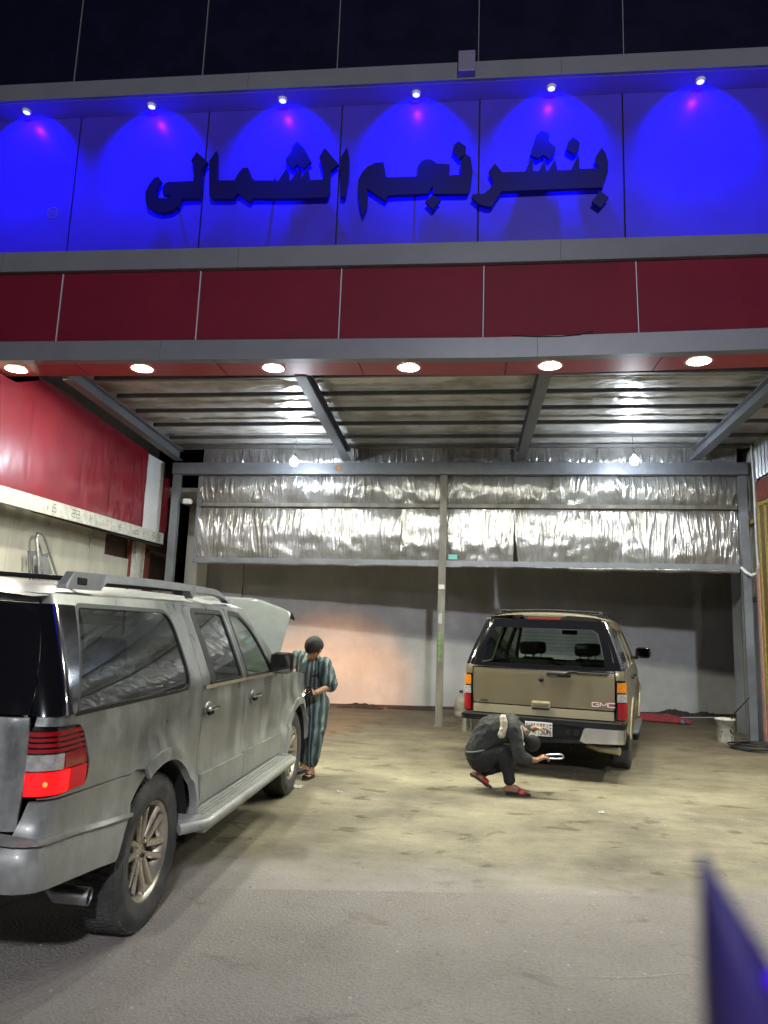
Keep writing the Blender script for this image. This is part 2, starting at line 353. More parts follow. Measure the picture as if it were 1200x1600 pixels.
def concrete():
    m = bpy.data.materials.new('dirty_concrete_floor'); m.use_nodes = True; nt = m.node_tree; N = nt.nodes; L = nt.links; b = N['Principled BSDF']
    tc = N.new('ShaderNodeTexCoord')
    def nz(s, d=6, r=.6, st=(1, 1, 1), dist=0):
        mp = N.new('ShaderNodeMapping'); mp.inputs['Scale'].default_value = st; L.new(tc.outputs['Object'], mp.inputs[0])
        n = N.new('ShaderNodeTexNoise'); n.inputs['Scale'].default_value = s; n.inputs['Detail'].default_value = d; n.inputs['Roughness'].default_value = r; n.inputs['Distortion'].default_value = dist; L.new(mp.outputs[0], n.inputs[0]); return n
    def ramp(src, p0, c0, p1, c1):
        cr = N.new('ShaderNodeValToRGB'); L.new(src, cr.inputs[0]); e = cr.color_ramp.elements; e[0].position = p0; e[1].position = p1; e[0].color = (*c0, 1); e[1].color = (*c1, 1); return cr
    def mul(a, c, f=1.0):
        x = N.new('ShaderNodeMix'); x.data_type = 'RGBA'; x.blend_type = 'MULTIPLY'; x.inputs[0].default_value = f; L.new(a, x.inputs[6]); L.new(c, x.inputs[7]); return x.outputs[2]
    base = ramp(nz(1.1, 9, .65).outputs[0], .32, (.125, .108, .075), .68, (.28, .252, .180))
    brush = ramp(nz(1.6, 7, .7, (.8, 1.6, 1), .5).outputs[0], .3, (.72, .70, .67), .7, (1.2, 1.2, 1.15))
    spots = ramp(nz(2.6, 5, .55, (1, 1.5, 1), .5).outputs[0], .60, (1, 1, 1), .67, (.46, .40, .33))
    grit = ramp(nz(45, 4, .8).outputs[0], .3, (.82, .82, .82), .7, (1.2, 1.2, 1.18))
    # oil and mud trodden in towards the back bay
    sep = N.new('ShaderNodeSeparateXYZ'); L.new(tc.outputs['Object'], sep.inputs[0])
    wob = nz(.5, 5); ad = N.new('ShaderNodeMath'); ad.operation = 'MULTIPLY_ADD'; L.new(wob.outputs[0], ad.inputs[0]); ad.inputs[1].default_value = 4; L.new(sep.outputs[1], ad.inputs[2])
    mud = N.new('ShaderNodeMapRange'); L.new(ad.outputs[0], mud.inputs[0]); mud.inputs['From Min'].default_value = 10.5; mud.inputs['From Max'].default_value = 16.5; mud.inputs['To Min'].default_value = 0; mud.inputs['To Max'].default_value = .55
    c = mul(mul(mul(base.outputs[0], brush.outputs[0]), spots.outputs[0]), grit.outputs[0])
    mm = N.new('ShaderNodeMix'); mm.data_type = 'RGBA'; L.new(mud.outputs[0], mm.inputs[0]); L.new(c, mm.inputs[6]); mm.inputs[7].default_value = (.075, .045, .028, 1)
    edge = N.new('ShaderNodeMapRange'); L.new(sep.outputs[1], edge.inputs[0]); w2 = nz(1.6, 6, .7)
    e2 = N.new('ShaderNodeMath'); e2.operation = 'MULTIPLY_ADD'; L.new(w2.outputs[0], e2.inputs[0]); e2.inputs[1].default_value = 1.6; L.new(sep.outputs[1], e2.inputs[2]); L.new(e2.outputs[0], edge.inputs[0])
    edge.inputs['From Min'].default_value = 5.75; edge.inputs['From Max'].default_value = 6.5; edge.inputs['To Min'].default_value = 1; edge.inputs['To Max'].default_value = 0
    m3 = N.new('ShaderNodeMix'); m3.data_type = 'RGBA'; L.new(edge.outputs[0], m3.inputs[0]); L.new(mm.outputs[2], m3.inputs[6])
    dg_, dh_ = asphalt_nodes(N, L, tc); L.new(dg_, m3.inputs[7]); L.new(m3.outputs[2], b.inputs['Base Color'])
    rr = nz(1.8, 6, .7, (1, 2, 1)); mr = N.new('ShaderNodeMapRange'); L.new(rr.outputs[0], mr.inputs[0]); mr.inputs['To Min'].default_value = .42; mr.inputs['To Max'].default_value = .95; L.new(mr.outputs[0], b.inputs['Roughness'])
    bp = N.new('ShaderNodeBump'); bp.inputs['Strength'].default_value = .5; bp.inputs['Distance'].default_value = .006; L.new(nz(30, 6, .8).outputs[0], bp.inputs['Height']); L.new(bp.outputs[0], b.inputs['Normal'])
    return m
M['asphalt'] = asphalt(); M['concrete'] = concrete()
# ================================================================== SETTING
tag(mesh_obj('ground', [(-60, -60, 0), (60, -60, 0), (60, 60, 0), (-60, 60, 0)], [(0, 1, 2, 3)], M['asphalt']), kind='structure')
fl = MB(); n = 60
xs = [-14 + 28 * i / n for i in range(n + 1)]
vs = [(x, 5.0 + .16 * x + .05 * noise.noise(Vector((x * 1.7, 0, 3))) + .02 * noise.noise(Vector((x * 9, 2, 3))), .0006) for x in xs] + [(x, 5.75 + .16*x, .004) for x in xs] + [(x, 30, .004) for x in xs]
vs = [(x, max(4.2 + z*100, y), z) if y < 20 else (x, y, z) for x, y, z in vs]
fl.add(vs, [(i + k*(n+1), i+1 + k*(n+1), n+1+i+1 + k*(n+1), n+1+i + k*(n+1)) for i in range(n) for k in range(2)])
tag(fl.build('floor', M['concrete'], fix=False), kind='structure')

# ------------------------------------------------------------------ facade
def fy(x, y, z=5.0):                       # the front bends slightly towards the road right of x = 0.8
    t = max(0, x - .1); return y - .085 * t * t / (t + .9) * min(1, max(0, (6.7 - z) / 1.6))
def fbox(mb, x0, x1, y0, y1, z0, z1):
    cuts = [x0] + [c for c in (.1, .35, .6, .85, 1.1, 1.4, 1.7, 2.1, 2.6, 3.2, 4.0, 5.0) if x0 + .02 < c < x1 - .02] + [x1]
    for a, b in zip(cuts[:-1], cuts[1:]):
        v = [(a, fy(a, y0, z0), z0), (b, fy(b, y0, z0), z0), (b, fy(b, y1, z0), z0), (a, fy(a, y1, z0), z0), (a, fy(a, y0, z1), z1), (b, fy(b, y0, z1), z1), (b, fy(b, y1, z1), z1), (a, fy(a, y1, z1), z1)]
        mb.add(v, [(0,3,2,1),(4,5,6,7),(0,1,5,4),(1,2,6,5),(2,3,7,6),(3,0,4,7)])
    return mb
fac = thing('shop_front', 'workshop front with blue lit sign panels over a dark red band and grey trim', 'shop front', (0, 8.45, 5))
def fpart(name, x0, x1, y0, y1, z0, z1, mat):
    o = fbox(MB(), x0, x1, y0, y1, z0, z1).build(name, mat); o.parent = fac; o.matrix_parent_inverse = Matrix.Translation(-fac.location); return o
XL, XR = -11.0, 7.5
g = .012
def row(name, joints, y0, y1, z0, z1, mat, gap=g):
    for a, b in zip(joints[:-1], joints[1:]): fpart(name, a + gap, b - gap, y0, y1, z0, z1, mat)
row('trim_panel', [XL, -7.4, -3.9, 0.85, XR], 8.42, 8.56, 4.955, 5.215, M['trim'], .002)
red_j = [XL, -9.1, -7.25, -5.36, -3.46, -1.6, .2, 2.03, 3.9, 5.8, XR]
row('red_panel', red_j, 8.475, 8.56, 5.22, 6.185, M['redpanel'])
for x in red_j[1:-1]: fpart('joint_strip', x-.006, x+.006, 8.468, 8.528, 5.222, 6.183, M['joint'])
fpart('panel_backing', XL, XR, 8.53, 8.60, 5.216, 6.188, M['joint'])
row('ledge_panel', [XL, -9.5, -6.2, -2.95, 1.13, 4.6, XR], 8.40, 8.86, 6.19, 6.47, M['trim'], .002)
blue_j = [XL, -9.3, -7.42, -5.56, -3.66, -1.76, .12, 1.99, 3.88, 5.75, XR]
row('sign_panel', blue_j, 8.80, 8.84, 6.472, 8.768, M['bluepanel'])
fpart('sign_backing', XL, XR, 8.845, 8.90, 6.472, 8.768, M['jointdk'])
row('top_trim_panel', [XL, -7.4, -3.0, 1.15, 4.6, XR], 8.42, 8.62, 8.775, 9.03, M['trim'], .002)
row('top_soffit_panel', [XL, -6, -.5, 5, XR], 8.47, 8.84, 8.77, 8.774, M['purple'], .001)
blk_j = [XL, -9.3, -7.45, -5.55, -3.68, -1.8, .09, 1.95, 3.85, 5.7, XR]
row('dark_panel', blk_j, 8.50, 8.60, 9.032, 13.2, M['blackpanel'])
for x in blk_j[1:-1]: fpart('joint_strip', x-.005, x+.005, 8.492, 8.58, 9.035, 13.1, M['jointmid'])
fpart('dark_panel_backing', XL, XR, 8.585, 8.65, 9.032, 13.2, M['joint'])
fpart('upper_wall', XL, XR, 8.66, 9.0, 9.04, 13.2, M['matt'])
row('soffit_panel', [XL, -9.1, -7.2, -5.15, -3.2, -1.35, .50, 2.32, 4.2, 6.0, XR], 8.563, 9.06, 4.972, 4.99, M['redsoffit'], .006)
fpart('soffit_backing', XL, XR, 8.563, 9.07, 4.992, 5.05, M['matt'])
fpart('fascia_backing', XL, XR, 8.93, 8.99, 5.055, 8.76, M['jointdk'])
# small sensor box on the top trim
o = MB().box(.47-.12-.52, .47+.1-.52, 8.30, 8.418, 8.80, 9.10, .01).build('control_box', M['box'])
o.parent = fac; o.matrix_parent_inverse = Matrix.Translation(-fac.location)
# faint round crest printed on the left sign panel
cm = MB()
for k in range(16):
    a0, a1 = 2*PI*k/16, 2*PI*(k+1)/16
    cm.add([(-5.83+.085*cos(a0), 8.797, 7.29+.085*sin(a0)), (-5.83+.085*cos(a1), 8.797, 7.29+.085*sin(a1)), (-5.83+.07*cos(a1), 8.797, 7.29+.07*sin(a1)), (-5.83+.07*cos(a0), 8.797, 7.29+.07*sin(a0))], [(0,1,2,3)])
for i in range(5):
    x = -5.88 + .024*i; h = .03 + .012*(i % 2)
    cm.add([(x, 8.797, 7.29-h), (x+.01, 8.797, 7.29-h), (x+.014, 8.797, 7.29+h), (x+.004, 8.797, 7.29+h)], [(0,1,2,3)])
o = cm.build('printed_crest', pbr('faded_crest', (.10, .06, .30), .6)); o.parent = fac; o.matrix_parent_inverse = Matrix.Translation(-fac.location)
# loose cable along the lower trim
cab = MB().tube([(.55, 8.405, 5.23), (.8, 8.395, 5.21), (1.1, 8.38, 5.20), (1.35, 8.36, 5.215), (1.5, 8.36, 5.26)], .008, 5).build('cable', M['matt'])
cab.parent = fac; cab.matrix_parent_inverse = Matrix.Translation(-fac.location)

LETTERS = [
[(-4.26,7.70),(-4.21,7.63),(-4.24,7.58),(-4.27,7.48),(-4.26,7.42),(-4.22,7.38),(-4.17,7.36),(-4.04,7.38),(-4.05,7.40),(-4.17,7.43),(-4.18,7.49),(-4.17,7.57),(-4.12,7.61),(-3.75,7.61),(-3.76,7.76),(-3.79,7.89),(-3.81,7.92),(-3.74,8.05),(-3.57,7.89),(-3.65,7.77),(-3.63,7.47),(-3.65,7.35),(-3.89,7.35),(-3.94,7.24),(-4.03,7.17),(-4.16,7.15),(-4.29,7.19),(-4.38,7.25),(-4.41,7.35),(-4.42,7.47),(-4.38,7.58),(-4.32,7.67)],
[(-3.55,7.91),(-3.46,8.06),(-3.44,8.03),(-3.41,7.61),(-3.17,7.60),(-3.13,7.70),(-3.07,7.78),(-3.00,7.79),(-2.97,7.73),(-2.93,7.63),(-2.89,7.59),(-2.56,7.58),(-2.46,7.76),(-2.43,7.71),(-2.42,7.58),(-2.38,7.58),(-2.30,7.75),(-2.27,7.71),(-2.25,7.58),(-2.18,7.75),(-2.15,7.70),(-2.14,7.57),(-1.95,7.57),(-1.96,7.70),(-2.02,7.90),(-1.95,8.04),(-1.75,7.79),(-1.86,7.69),(-1.85,7.38),(-1.88,7.31),(-2.45,7.31),(-2.90,7.33),(-2.94,7.28),(-3.12,7.41),(-3.16,7.33),(-3.47,7.34),(-3.51,7.39)],
[(-2.33,8.15),(-2.23,8.04),(-2.12,7.84),(-2.22,7.75),(-2.32,7.81),(-2.37,7.75),(-2.47,7.84),(-2.48,7.90),(-2.41,7.99),(-2.39,8.10)],
[(-1.64,8.03),(-1.61,7.90),(-1.60,7.64),(-1.63,7.35),(-1.65,7.30),(-1.70,7.31),(-1.73,7.83),(-1.71,7.91)],
[(-1.14,7.80),(-1.10,7.60),(-1.09,7.57),(-0.69,7.57),(-0.69,7.70),(-0.64,7.79),(-0.57,7.82),(-0.51,7.81),(-0.43,7.75),(-0.26,7.73),(-0.26,7.66),(-0.29,7.57),(-0.09,7.57),(-0.12,7.64),(-0.12,7.78),(-0.05,7.87),(0.01,7.82),(0.04,7.61),(0.02,7.41),(-0.02,7.30),(-0.46,7.31),(-0.48,7.42),(-0.50,7.39),(-0.54,7.32),(-1.06,7.31),(-1.10,7.24),(-1.35,7.42),(-1.34,7.30),(-1.34,7.18),(-1.39,7.04),(-1.43,7.15),(-1.47,7.37),(-1.47,7.55),(-1.42,7.66),(-1.35,7.74),(-1.25,7.79)],
[(-0.15,8.06),(-0.05,7.98),(-0.06,7.87),(-0.13,7.81),(-0.23,7.93),(-0.21,8.02)],
[(-0.48,7.29),(-0.37,7.22),(-0.47,7.09),(-0.57,7.20)],
[(0.33,7.72),(0.42,7.59),(0.72,7.59),(0.78,7.76),(0.82,7.75),(0.82,7.59),(0.90,7.59),(0.97,7.76),(0.99,7.59),(1.01,7.59),(1.10,7.76),(1.13,7.59),(1.30,7.59),(1.40,7.82),(1.41,7.60),(1.66,7.60),(1.61,7.69),(1.61,7.76),(1.69,7.89),(1.74,7.81),(1.77,7.67),(1.76,7.52),(1.70,7.33),(1.30,7.33),(0.42,7.32),(0.39,7.28),(0.29,7.11),(0.23,7.11),(0.13,7.15),(0.03,7.25),(0.05,7.29),(0.19,7.29),(0.27,7.36),(0.32,7.45),(0.25,7.61)],
[(0.93,8.17),(1.03,8.12),(1.02,8.01),(1.11,7.92),(1.10,7.84),(1.03,7.76),(0.95,7.82),(0.88,7.77),(0.78,7.82),(0.81,7.94),(0.86,8.11)],
[(1.33,8.06),(1.42,7.97),(1.40,7.86),(1.34,7.81),(1.24,7.89),(1.26,7.98)],
[(1.66,7.28),(1.77,7.19),(1.66,7.05),(1.56,7.14)]]
sg = thing('sign_lettering', 'dark navy raised Arabic shop name letters standing off the blue lit sign wall', 'sign', (-1, 8.80, 7.6))
for i, L_ in enumerate(LETTERS):
    m = MB().prism([(x, z) for x, z in L_], 8.66 if i % 3 else 8.655, 8.72 if i not in (2, 5, 6, 8, 9, 10) else 8.715, 'y')
    nm = 'letter_dots' if i in (2, 5, 6, 8, 9, 10) else 'letter'
    # stand-off pins
    cx = sum(p[0] for p in L_) / len(L_); cz = sum(p[1] for p in L_) / len(L_)
    m.tube([(cx, 8.70, cz), (cx, 8.80, cz)], .012, 6)
    o = m.build(nm, M['letter']); o.parent = sg; o.matrix_parent_inverse = Matrix.Translation(-sg.location)

# ------------------------------------------------------------------ lamps in the soffits
order = ['leftmost', 'second from the left', 'third from the left', 'third from the right', 'second from the right', 'rightmost']
xs_lo = [-6.08, -4.29, -2.50, -.73, 1.04, 2.78]
for i, x in enumerate([-7.9] + xs_lo + [4.6]):
    lab = 'round recessed white downlight %s in the red soffit over the bays' % (order[i-1]) if 0 < i < 7 else 'recessed downlight past the %s end of the lit row' % ('left' if i == 0 else 'right')
    t = thing('downlight', lab, 'ceiling light', (x, fy(x, 8.78), 4.97), 0, 'downlights in the red soffit')
    MB().lathe([(.13, -.004), (.155, -.010), (.16, 0), (.13, 0)], 28).build('light_ring', M['white'], t)
    MB().disc(.13, -.003, 28).build('diffuser', M['downlight'], t)
xs_hi = [-6.29, -4.43, -2.56, -.73, 1.05, 2.93]
for i, x in enumerate([-8.1] + xs_hi + [4.8]):
    lab = 'small blue spotlight %s under the top ledge above the sign' % (order[i-1]) if 0 < i < 7 else 'blue spotlight past the %s end of the row over the sign' % ('left' if i == 0 else 'right')
    y = fy(x, 8.62, 8.77)
    t = thing('sign_spotlight', lab, 'spotlight', (x, y, 8.77), 0, 'blue spotlights over the sign')
    MB().lathe([(.045, -.03), (.06, -.03), (.065, 0), (.045, 0)], 16).build('lamp_housing', M['white'], t)
    MB().disc(.045, -.028, 16).build('lens', M['bluelamp'], t)
    l = lamp('blue_beam', 'SPOT', (0, 0, -.04), 2400, (.0009, .0, 1.0), (0, .0, -2), spot_size=rad(136), spot_blend=.8, shadow_soft_size=.03)
    l.location = (0, 0, -.05); l.rotation_euler = (rad(57), 0, 0); l.parent = t

# ------------------------------------------------------------------ steel canopy
can = thing('steel_canopy', 'grey steel canopy frame with silver foil insulation under its roof and upper back', 'canopy', (-.3, 13.27, 0))
def cpart(mb, name, mat):
    o = mb.build(name, mat); o.parent = can; o.matrix_parent_inverse = Matrix.Translation(-can.location); return o
sl = .011
def zs(x): return sl * x
def zc(y): return .185*(13.2-y)/4.1
def ibeam_y(x, y0, y1, z0, z1, w):
    m = MB(); t = .012
    m.box(x-w/2, x+w/2, y0, y1, z0, z0+t); m.box(x-w/2, x+w/2, y0, y1, z1-t, z1); m.box(x-.006, x+.006, y0, y1, z0+t, z1-t); m.v = [(a, b, c+zc(b)) for a, b, c in m.v]; return m
for x in (-5.5, -2.21, 1.03, 4.12, 7.2):
    cpart(ibeam_y(x, 9.08, 13.14, 4.80 + zs(x), 4.99 + zs(x), .16), 'rafter', M['steel'])
def skew_x(x0, x1, y0, y1, z0, z1, m=None):
    m = m or MB()
    return m.add([(x0,y0,z0+zs(x0)),(x1,y0,z0+zs(x1)),(x1,y1,z0+zs(x1)),(x0,y1,z0+zs(x0)),(x0,y0,z1+zs(x0)),(x1,y0,z1+zs(x1)),(x1,y1,z1+zs(x1)),(x0,y1,z1+zs(x0))], [(0,3,2,1),(4,5,6,7),(0,1,5,4),(1,2,6,5),(2,3,7,6),(3,0,4,7)])
mbm = skew_x(-5.62, 5.02, 13.15, 13.165, 4.55, 4.77)
skew_x(-5.62, 5.02, 13.165, 13.30, 4.55, 4.562, mbm); skew_x(-5.62, 5.02, 13.165, 13.30, 4.758, 4.77, mbm)
cpart(mbm, 'header_beam', M['steel'])
cpart(MB().box(-2.42, -2.30, 13.143, 13.149, 4.58, 4.70), 'rust_patch', M['rust'])
for k, y in enumerate((9.62, 10.32, 11.0, 11.7, 12.42, 13.02)):
    for a, b in ((-5.42, -2.21), (-2.20, 1.03), (1.04, 4.12), (4.13, 7.1)):
        q = zc(y)
        m = skew_x(a, b, y, y+.004, 5.015+q, 5.075+q); skew_x(a, b, y+.004, y+.055, 5.015+q, 5.021+q, m)
        cpart(m, 'purlin', M['steel_dk'])
# ceiling foil: one length per purlin gap and bay
ys = [9.07, 9.62, 10.32, 11.0, 11.7, 12.42, 13.02, 13.42]
for (a, b) in ((-6.0, -2.21), (-2.21, 1.03), (1.03, 4.12), (4.12, 7.2)):
    for y0, y1 in zip(ys[:-1], ys[1:]):
        def f(u, v, a=a, b=b, y0=y0, y1=y1):
            x = a + (b-a)*u; y = y0 + (y1-y0)*v
            sag = -.018*sin(PI*v) * (.6+.4*noise.noise(Vector((x*1.3, y, 0))))
            w = .020*noise.noise(Vector((x*2.2, y*5, 1))) + .016*(1-2*abs(noise.noise(Vector((x*5+y*4, y*6-x, 4))))) + .008*(1-2*abs(noise.noise(Vector((x*11-y*3, y*14, 7)))))
            return (x, y, 5.11 + zc(y) + zs(x) + (sag + w)*min(1, 6*v, 6*(1-v)))
        o = MB().grid(f, 90, 16).build('ceiling_foil', M['foil_ceiling'], fix=False); o.parent = can; o.matrix_parent_inverse = Matrix.Translation(-can.location)
cpart(MB().box(-6.1, 7.3, 9.07, 13.6, 5.42, 5.45), 'roof_sheet', M['galv'])
# columns
def col(x, y, z0, z1, w, name='column', mat='steel_old'):
    m = MB(); m.box(x-w/2, x+w/2, y-.05, y-.042, z0, z1); m.box(x-w/2, x+w/2, y+.042, y+.05, z0, z1); m.box(x-.005, x+.005, y-.042, y+.042, z0, z1)
    m.box(x-w/2+.003, x+w/2-.003, y-.038, y+.038, z0, z1)
    m.box(x-w/2-.04, x+w/2+.04, y-.10, y+.10, z0, z0+.015)
    return cpart(m, name, M[mat])
c0 = col(-.37, 13.25, 0.005, 4.545, .13); col(4.93, 13.22, .005, 4.59, .13, mat='steel'); col(-5.53, 13.22, .005, 4.48, .15, mat='steel')
# things on the middle post
cpart(MB().box(-.425, -.315, 13.188, 13.194, 2.42, 2.50), 'sticker', M['paper'])
cpart(MB().box(-.415, -.35, 13.188, 13.194, 1.80, 1.98), 'sticker', pbr('grey_sticker', (.35, .36, .36), .6, 0, .5, 60))
gs = pbr('green_marker', (.12, .30, .04), .6)
gm = MB()
for k in range(6):
    z = 1.14 + .09*k
    gm.box(-.40, -.375, 13.192, 13.196, z, z+.065); gm.box(-.375, -.335, 13.192, 13.196, z + (.05 if k % 2 else .0), z + (.065 if k % 2 else .015)); 
    if k % 3 == 1: gm.box(-.345, -.335, 13.192, 13.196, z, z+.065)
cpart(gm, 'green_writing', gs)
# girts holding the foil curtain
for z0, z1 in ((3.94, 4.01), (2.86, 2.95)):
    m = skew_x(-5.10, -.44, 13.27, 13.33, z0, z1); skew_x(-.30, 4.86, 13.27, 13.33, z0, z1, m)
    cpart(m, 'girt', M['steel_old'] if z0 > 3 else M['steel'])
cpart(skew_x(-5.14, -5.06, 13.31, 13.38, 2.85, 4.56), 'curtain_post', M['steel'])
# foil curtain, two rows of lengths
import itertools
fx = [-5.08, -4.0, -3.05, -2.1, -1.15, -.2, .92, 1.9, 2.85, 3.8, 4.90]
rows_ = ((2.89, 3.97), (3.98, 4.68), (4.70, 5.16))
for ri, (z0, z1) in enumerate(rows_):
    for k in range(10):
        a, b = fx[k], fx[k+1]; tear = (k == 6 and ri == 0)
        slant = random.uniform(-.5, .5)
        def f(u, v, a=a, b=b, z0=z0, z1=z1, k=k, tear=tear, slant=slant, ri=ri):
            x = a + (b-a)*u; z = z0 + (z1-z0)*v
            if tear: x += .10*(1-v)**1.6*(1-u)**3
            env = min(1, 5*v+.15, 5*(1-v)+.15)
            q = (x + slant*(z-z1)*(u-.5)*1.4)
            d = .013*(1-2*abs(noise.noise(Vector((q*6.5, z*1.4, k*3.1)))))**3 + .005*(1-2*abs(noise.noise(Vector((q*19 + .8*z, z*1.6, k))))) + .05*noise.noise(Vector((x*1.1, z*1.3, 5+k)))
            d += .02*noise.noise(Vector((x*5, z*6, 9))) * (1-v)
            return (x, 13.36 - d*env - .05*sin(PI*v), z + zs(x))
        o = MB().grid(f, 72, 28 if ri < 2 else 10).build('foil_sheet', M['foil'], fix=False); o.parent = can; o.matrix_parent_inverse = Matrix.Translation(-can.location)
# loose lower hem of the curtain
def hem(u, v):
    x = -5.05 + 9.9*u; k = noise.noise(Vector((x*2.3, 0, 2)))
    return (x, 13.29 - .03*sin(v*PI) + .04*v, 2.865 + zs(x) - v*(.035 + .03*k + (.03 if x > 1.9 else 0)))
o = MB().grid(hem, 160, 3).build('foil_hem', M['foil'], fix=False); o.parent = can; o.matrix_parent_inverse = Matrix.Translation(-can.location)
cpart(MB().box(-.26, -.10, 13.262, 13.268, 2.97, 3.06), 'cyan_tape', pbr('cyan_tape', (.12, .40, .40), .5))
# conduit along the first purlin
cpart(MB().tube([(-5.3, 9.58, 5.070), (-3.6, 9.58, 5.095), (-2.62, 9.58, 5.100)], .012, 6), 'conduit', M['galv'])
cpart(MB().tube([(1.05, 9.58, 5.130), (4.0, 9.58, 5.160), (5.5, 9.58, 5.160)], .012, 6), 'conduit', M['galv'])

# hanging bulbs
for x, z, lab in ((-3.02, 4.55, 'bare glowing white bulb hanging before the foil above the grey silver car side'), (2.86, 4.63, 'bare glowing white bulb hanging before the foil on the right bay side')):
    t = thing('hanging_bulb', lab, 'light bulb', (x, 12.3, z), 0, 'bare bulbs under the canopy')
    MB().lathe([(0.001, -.078), (.038, -.070), (.064, -.038), (.072, 0), (.060, .035), (.036, .062), (.022, .075)], 20).build('bulb', M['bulb'], t)
    MB().lathe([(.024, .07), (.026, .12), (.015, .14), (.001, .142)], 12).build('socket', M['bulbsock'], t)
    MB().tube([(0, 0, .14), (.004, .01, .28), (0, .12, 5.06 + zs(x) - z)], .006, 6).build('cord', M['bulbsock'], t)

# ------------------------------------------------------------------ back wall (runs slightly away to the right)
def wy(x): return 16.35 + .20 * x
bw = thing('back_wall', 'dirty white plastered back wall of the workshop with dark base', 'wall', (0, wy(0), 0))
def bpart(mb, name, mat):
    o = mb.build(name, mat); o.parent = bw; o.matrix_parent_inverse = Matrix.Translation(-bw.location); return o
def wallseg(x0, x1, z0, z1, th=.2, off=0.0):
    return MB().add([(x0, wy(x0)+off, z0), (x1, wy(x1)+off, z0), (x1, wy(x1)+off+th, z0), (x0, wy(x0)+off+th, z0), (x0, wy(x0)+off, z1), (x1, wy(x1)+off, z1), (x1, wy(x1)+off+th, z1), (x0, wy(x0)+off+th, z1)], [(0,3,2,1),(4,5,6,7),(0,1,5,4),(1,2,6,5),(2,3,7,6),(3,0,4,7)])
bpart(wallseg(-6.0, 7.6, 0, 4.2), 'wall_face', M['wallback'])
bpart(wallseg(-5.95, -5.5, 0, 4.0, .1, -.12), 'pilaster', M['wallwhite'])
bpart(wallseg(-5.2, -4.75, 0, 4.0, .1, -.10), 'pilaster', M['wallback'])
bpart(wallseg(-4.6, 7.5, .0, .05, .04, -.045), 'skirting', M['brown'])
# loose roof over the back strip, dark
tag(boxo('back_roof', -6.2, 7.6, 13.75, 18.4, 4.25, 4.33, M['wallback']), 'dark flat roof over the strip behind the foil curtain', 'roof')

# ------------------------------------------------------------------ left side: billboard box and cream wall
lw = thing('left_side_wall', 'cream sheet metal side wall left of the silver car beneath the red board', 'wall', (-6.35, 10, 0))
def lpart(mb, name, mat):
    o = mb.build(name, mat); o.parent = lw; o.matrix_parent_inverse = Matrix.Translation(-lw.location); return o
def corr(x, y0, y1, z0, z1, amp=.012, pitch=.15, sx=1):
    m = MB(); n = max(2, int((y1-y0)/pitch*4)); vs = []
    for i in range(n+1):
        y = y0 + (y1-y0)*i/n; d = amp*[0, 1, 1, 0][i % 4]
        vs += [(x + sx*d, y, z0), (x + sx*d, y, z1)]
    m.add(vs, [(2*i, 2*i+2, 2*i+3, 2*i+1) for i in range(n)]); return m
yy = 5.0
for w_ in (1.1, 1.1, 1.1, 1.1, 1.1, 1.1):
    lpart(corr(-6.32, yy+.004, yy+w_, 0, 3.2, .006, .35), 'wall_sheet', M['wallwhite']); yy += w_
lpart(MB().box(-6.32, -6.30, 11.6, 12.15, 0, 3.25), 'wall_sheet', M['wallwhite'])
lpart(MB().box(-6.32, -6.30, 12.15, 13.06, 0, 2.80), 'wall_sheet', M['wallwhite'])
lpart(MB().box(-6.6, -6.5, 12.1, 13.2, 2.75, 3.3), 'window_recess', M['brown'])
lpart(MB().box(-6.34, -6.28, 12.12, 12.15, 2.8, 3.15), 'window_jamb', M['brown'])
lpart(MB().box(-6.34, -6.27, 13.06, 13.12, 0, 3.2), 'wall_post', M['maroon'])
lpart(MB().box(-6.34, -6.27, 13.14, 13.17, 0, 3.15), 'wall_post', M['white'])
lpart(MB().box(-6.30, -6.24, 13.22, 13.62, 0, 3.3), 'white_pillar', M['whitedirty'])
lpart(MB().box(-6.34, -6.26, 13.70, 13.80, 0, 3.3), 'wall_post', M['maroon'])
lpart(MB().box(-6.34, -6.26, 13.86, 13.92, 0, 3.3), 'wall_post', M['maroon'])
lpart(MB().box(-6.50, -6.38, 5, 15.9, 0, 4.9), 'wall_core', M['brown'])
lpart(MB().tube([(-6.22, 13.7, 3.05), (-6.2, 15.4, 2.98)], .04, 8), 'pipe', M['brown'])
# corrugated fence behind the left column
ff = thing('corrugated_fence', 'brown grey corrugated metal fence between the left column and the back wall', 'fence', (-6.1, 14.6, 0))
for k in range(6):
    y0 = 13.95 + .31*k
    o = corr(-6.18, y0, y0+.305, 0, 2.42, .03, .155).build('fence_sheet', pbr('fence_tin', (.22, .20, .16), .6, .2, .25, 5)); o.parent = ff; o.matrix_parent_inverse = Matrix.Translation(-ff.location)
o = MB().box(-6.2, -6.12, 13.95, 15.8, 2.42, 2.47).build('top_rail', M['brown']); o.parent = ff; o.matrix_parent_inverse = Matrix.Translation(-ff.location)

